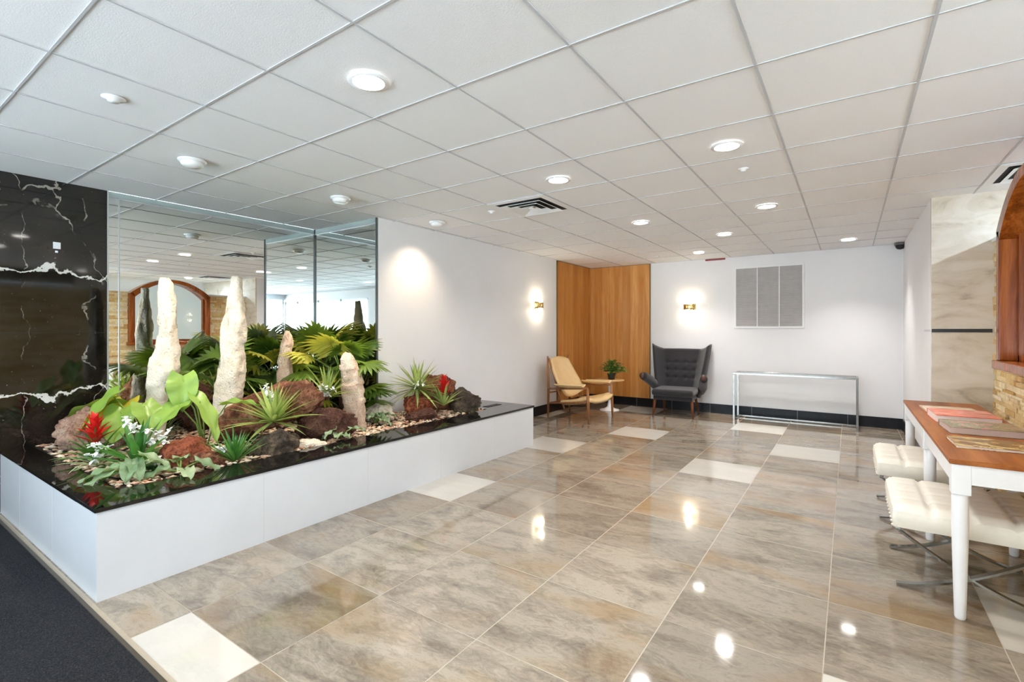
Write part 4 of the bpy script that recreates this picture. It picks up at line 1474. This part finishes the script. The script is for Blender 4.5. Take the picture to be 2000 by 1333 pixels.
# ------------------------------------------------------------------ chrome console by the back wall
t = thing('console_table', 'slim chrome console table with clear glass top against back wall', 'table', (-1.42, 7.80, 0))
L_, D_, H_ = 1.52, 0.36, 0.70
s = 0.026
for (x, y) in ((0, 0), (L_ - s, 0), (0, D_ - s), (L_ - s, D_ - s)):
    mb = MB(); mb.box(x, x + s, y, y + s, 0, H_ - s, bevel=0.002)
    mb.build('leg', M['chrome'], t)
mb = MB()
mb.box(0, L_, 0, s, H_ - s, H_, bevel=0.002); mb.box(0, L_, D_ - s, D_, H_ - s, H_, bevel=0.002)
mb.box(0, s, s, D_ - s, H_ - s, H_, bevel=0.002); mb.box(L_ - s, L_, s, D_ - s, H_ - s, H_, bevel=0.002)
mb.build('top_frame', M['chrome'], t)
mb = MB(); mb.box(s, L_ - s, D_ - s, D_ - 0.006, 0.012, 0.032, bevel=0.002)
mb.box(0.004, s - 0.004, s, D_ - s, 0.012, 0.032); mb.box(L_ - s + 0.004, L_ - 0.004, s, D_ - s, 0.012, 0.032)
mb.build('bottom_rail', M['chrome'], t)
mb = MB(); mb.box(s, L_ - s, s, D_ - s, H_ - 0.010, H_ - 0.002)
mb.build('glass_top', M['glass'], t)

# ------------------------------------------------------------------ long table on the right
TX, TXR, TYN, TYF, TH = 0.375, 0.835, 2.965, 5.28, 0.735
t = thing('long_table', 'long white table with reddish brown wooden top along the stone wall', 'table', (TX, TYN, 0))
W, L_ = TXR - TX, TYF - TYN
mb = MB(); mb.box(0, W, 0, L_, TH - 0.022, TH, bevel=0.003)
mb.build('tabletop', M['walnut_top'], t)
mb = MB()
a0, a1 = TH - 0.110, TH - 0.0225
mb.box(0.012, 0.034, 0.02, L_ - 0.02, a0, a1); mb.box(W - 0.034, W - 0.012, 0.02, L_ - 0.02, a0, a1)
mb.box(0.012, W - 0.012, 0.010, 0.032, a0, a1); mb.box(0.012, W - 0.012, L_ - 0.032, L_ - 0.010, a0, a1)
mb.build('apron', M['whitewood'], t)
for y in (0.04, L_ / 2 - 0.10, L_ - 0.04):
    for x in (0.042, W - 0.042):
        mb = MB()
        mb.box(x - 0.034, x + 0.034, y - 0.034, y + 0.034, 0.575, a1, bevel=0.003)
        mb.lathe([(0.018, 0.0), (0.021, 0.01), (0.026, 0.20), (0.031, 0.42), (0.031, 0.56), (0.029, 0.578)], (x, y, 0), 20)
        mb.build('leg', M['whitewood'], t)

def book(label, loc, w, d, h, rz, cover, page, art=None, group='books on the long table'):
    t = thing('book', label, 'book', loc, rz, group)
    mb = MB(); mb.box(0.004, w - 0.004, 0.004, d - 0.002, 0.003, h - 0.003)
    mb.build('pages', page, t)
    mb = MB()
    mb.box(0, w, 0, d, h - 0.003, h, bevel=0.0008); mb.box(0, w, 0, d, 0, 0.003, bevel=0.0008)
    mb.box(0, w, d - 0.003, d, 0.003, h - 0.003)
    mb.build('cover', cover, t)
pg = simple('paper_edges', srgb(226, 212, 204), 0.8, var=0.03, scale=200)
def artmat(name, cols, scale=9, seed=0):
    m = NT(name)
    v = m.coord(loc=(seed, seed * 2, 0))
    f = m.noise(v, scale, 3, 0.6, 1.5)
    m.set(Base_Color=m.ramp(f, cols), Roughness=0.18)
    return m.m
TZ = TH + 0.0005
book('thin tan paperback at the far end of the long table', (0.46, 4.53, TZ), 0.30, 0.34, 0.012, R(3), artmat('tan_cover', [(0.3, srgb(222, 178, 140)), (0.6, srgb(240, 214, 180))], 5, 1), pg)
book('thick orange-red book with pale page edges on the long table', (0.455, 4.10, TZ), 0.31, 0.34, 0.048, R(2), artmat('orange_cover', [(0.35, srgb(206, 74, 52)), (0.5, srgb(228, 108, 84)), (0.7, srgb(238, 150, 126))], 6, 2), pg)
book('grey-green book with pink corner, third from the far end', (0.47, 3.70, TZ), 0.33, 0.30, 0.038, R(3), artmat('collage_cover', [(0.35, srgb(92, 82, 60)), (0.45, srgb(158, 146, 116)), (0.55, srgb(120, 106, 78)), (0.63, srgb(206, 140, 128))], 10, 3), simple('grey_pages', srgb(196, 176, 168), 0.8, var=0.04, scale=200))
book('brown and gold magazine nearest on the long table', (0.44, 3.26, TZ), 0.36, 0.26, 0.016, R(2), artmat('gold_cover', [(0.35, srgb(104, 66, 30)), (0.48, srgb(158, 112, 62)), (0.56, srgb(226, 204, 140)), (0.62, srgb(132, 96, 52))], 8, 4), pg)

# ------------------------------------------------------------------ ivory stools with crossed chrome legs
def stool(loc):
    t = thing('crossed_leg_stool', '', 'stool', loc)
    # local centre; frames at y = +-0.26, crossing bars in the x-z plane
    HW = 0.29
    mb = MB()
    def top(u, v):
        x, y = (u - 0.5) * 2 * 0.30, (v - 0.5) * 2 * 0.32
        gx = min(abs(u - k / 4) for k in (1, 2, 3)); gy = min(abs(v - k / 4) for k in (1, 2, 3))
        dip = 0.014 * math.exp(-(gx / 0.018) ** 2) + 0.010 * math.exp(-(gy / 0.018) ** 2)
        e = max(abs(u - 0.5), abs(v - 0.5)) * 2
        rnd_ = 0.030 * max(0, (e - 0.86) / 0.14) ** 2
        return (x, y, 0.432 - dip - rnd_ - 0.008 * math.cos(PI * (u - .5)) * 0)
    NU, NV = 36, 36
    mb.grid(top, NU, NV)
    mb.grid(lambda u, v: ((u - 0.5) * 0.59, (0.5 - v) * 0.63, 0.318), 4, 4)
    ring = [(i / NU, 0) for i in range(NU + 1)] + [(1, j / NV) for j in range(1, NV + 1)] + [(1 - i / NU, 1) for i in range(1, NU + 1)] + [(0, 1 - j / NV) for j in range(1, NV)]
    V = []
    for (u, v) in ring:
        a = Vector(top(u, v)); o = Vector((a.x, a.y, 0)).normalized()
        for k in range(5):
            q = k / 4
            V.append(Vector((a.x * (1 - 0.012 * q), a.y * (1 - 0.012 * q), a.z + (0.318 - a.z) * q)) + o * 0.010 * math.sin(PI * q))
    n = len(ring); fs = []
    for i in range(n):
        j = (i + 1) % n
        for k in range(4): fs.append((i * 5 + k, j * 5 + k, j * 5 + k + 1, i * 5 + k + 1))
    mb.faces(V, fs, 0, None, True)
    mb.build('cushion', M['whiteleather'], t)
    mb = MB()
    for k in range(9):
        y = -0.255 + k * 0.51 / 8
        mb.box(-0.285, 0.285, y - 0.018, y + 0.018, 0.306, 0.317)
        for sx in (-1, 1):
            mb.tube([(sx * 0.285, y - 0.016, 0.309), (sx * 0.298, y, 0.309), (sx * 0.285, y + 0.016, 0.309)], 0.009, 8)
    mb.build('leather_strap', M['whiteleather'], t)
    for sy in (-1, 1):
        for sx in (-1, 1):
            mb = MB()
            pts = []
            for i in range(15):
                q = i / 14
                x = -0.285 + 0.57 * q
                z = 0.012 + 0.285 * (q ** 1.5 if q < 0.5 else q ** 1.5) - 0.0
                pts.append((sx * x, sy * 0.262, z))
            mb.bar(pts, 0.034, 0.011, (0, 1, 0))
            mb.build('leg', M['chrome'], t)
    mb = MB()
    for sx in (-1, 1):
        mb.bar([(sx * 0.275, -0.262, 0.298), (sx * 0.275, 0.262, 0.298)], 0.026, 0.010, (1, 0, 0))
    mb.build('crossbar', M['chrome'], t)
    return t
st = stool((0.485, 3.48, 0))
tag(st, 'near ivory leather stool with crossed chrome legs, partly under the table', 'stool', 'ivory leather stools under the long table')
st2 = copy_tree(st)
st2.location = (0.46, 4.56, 0)
tag(st2, 'far ivory leather stool tucked under the table, behind the near one', 'stool', 'ivory leather stools under the long table')
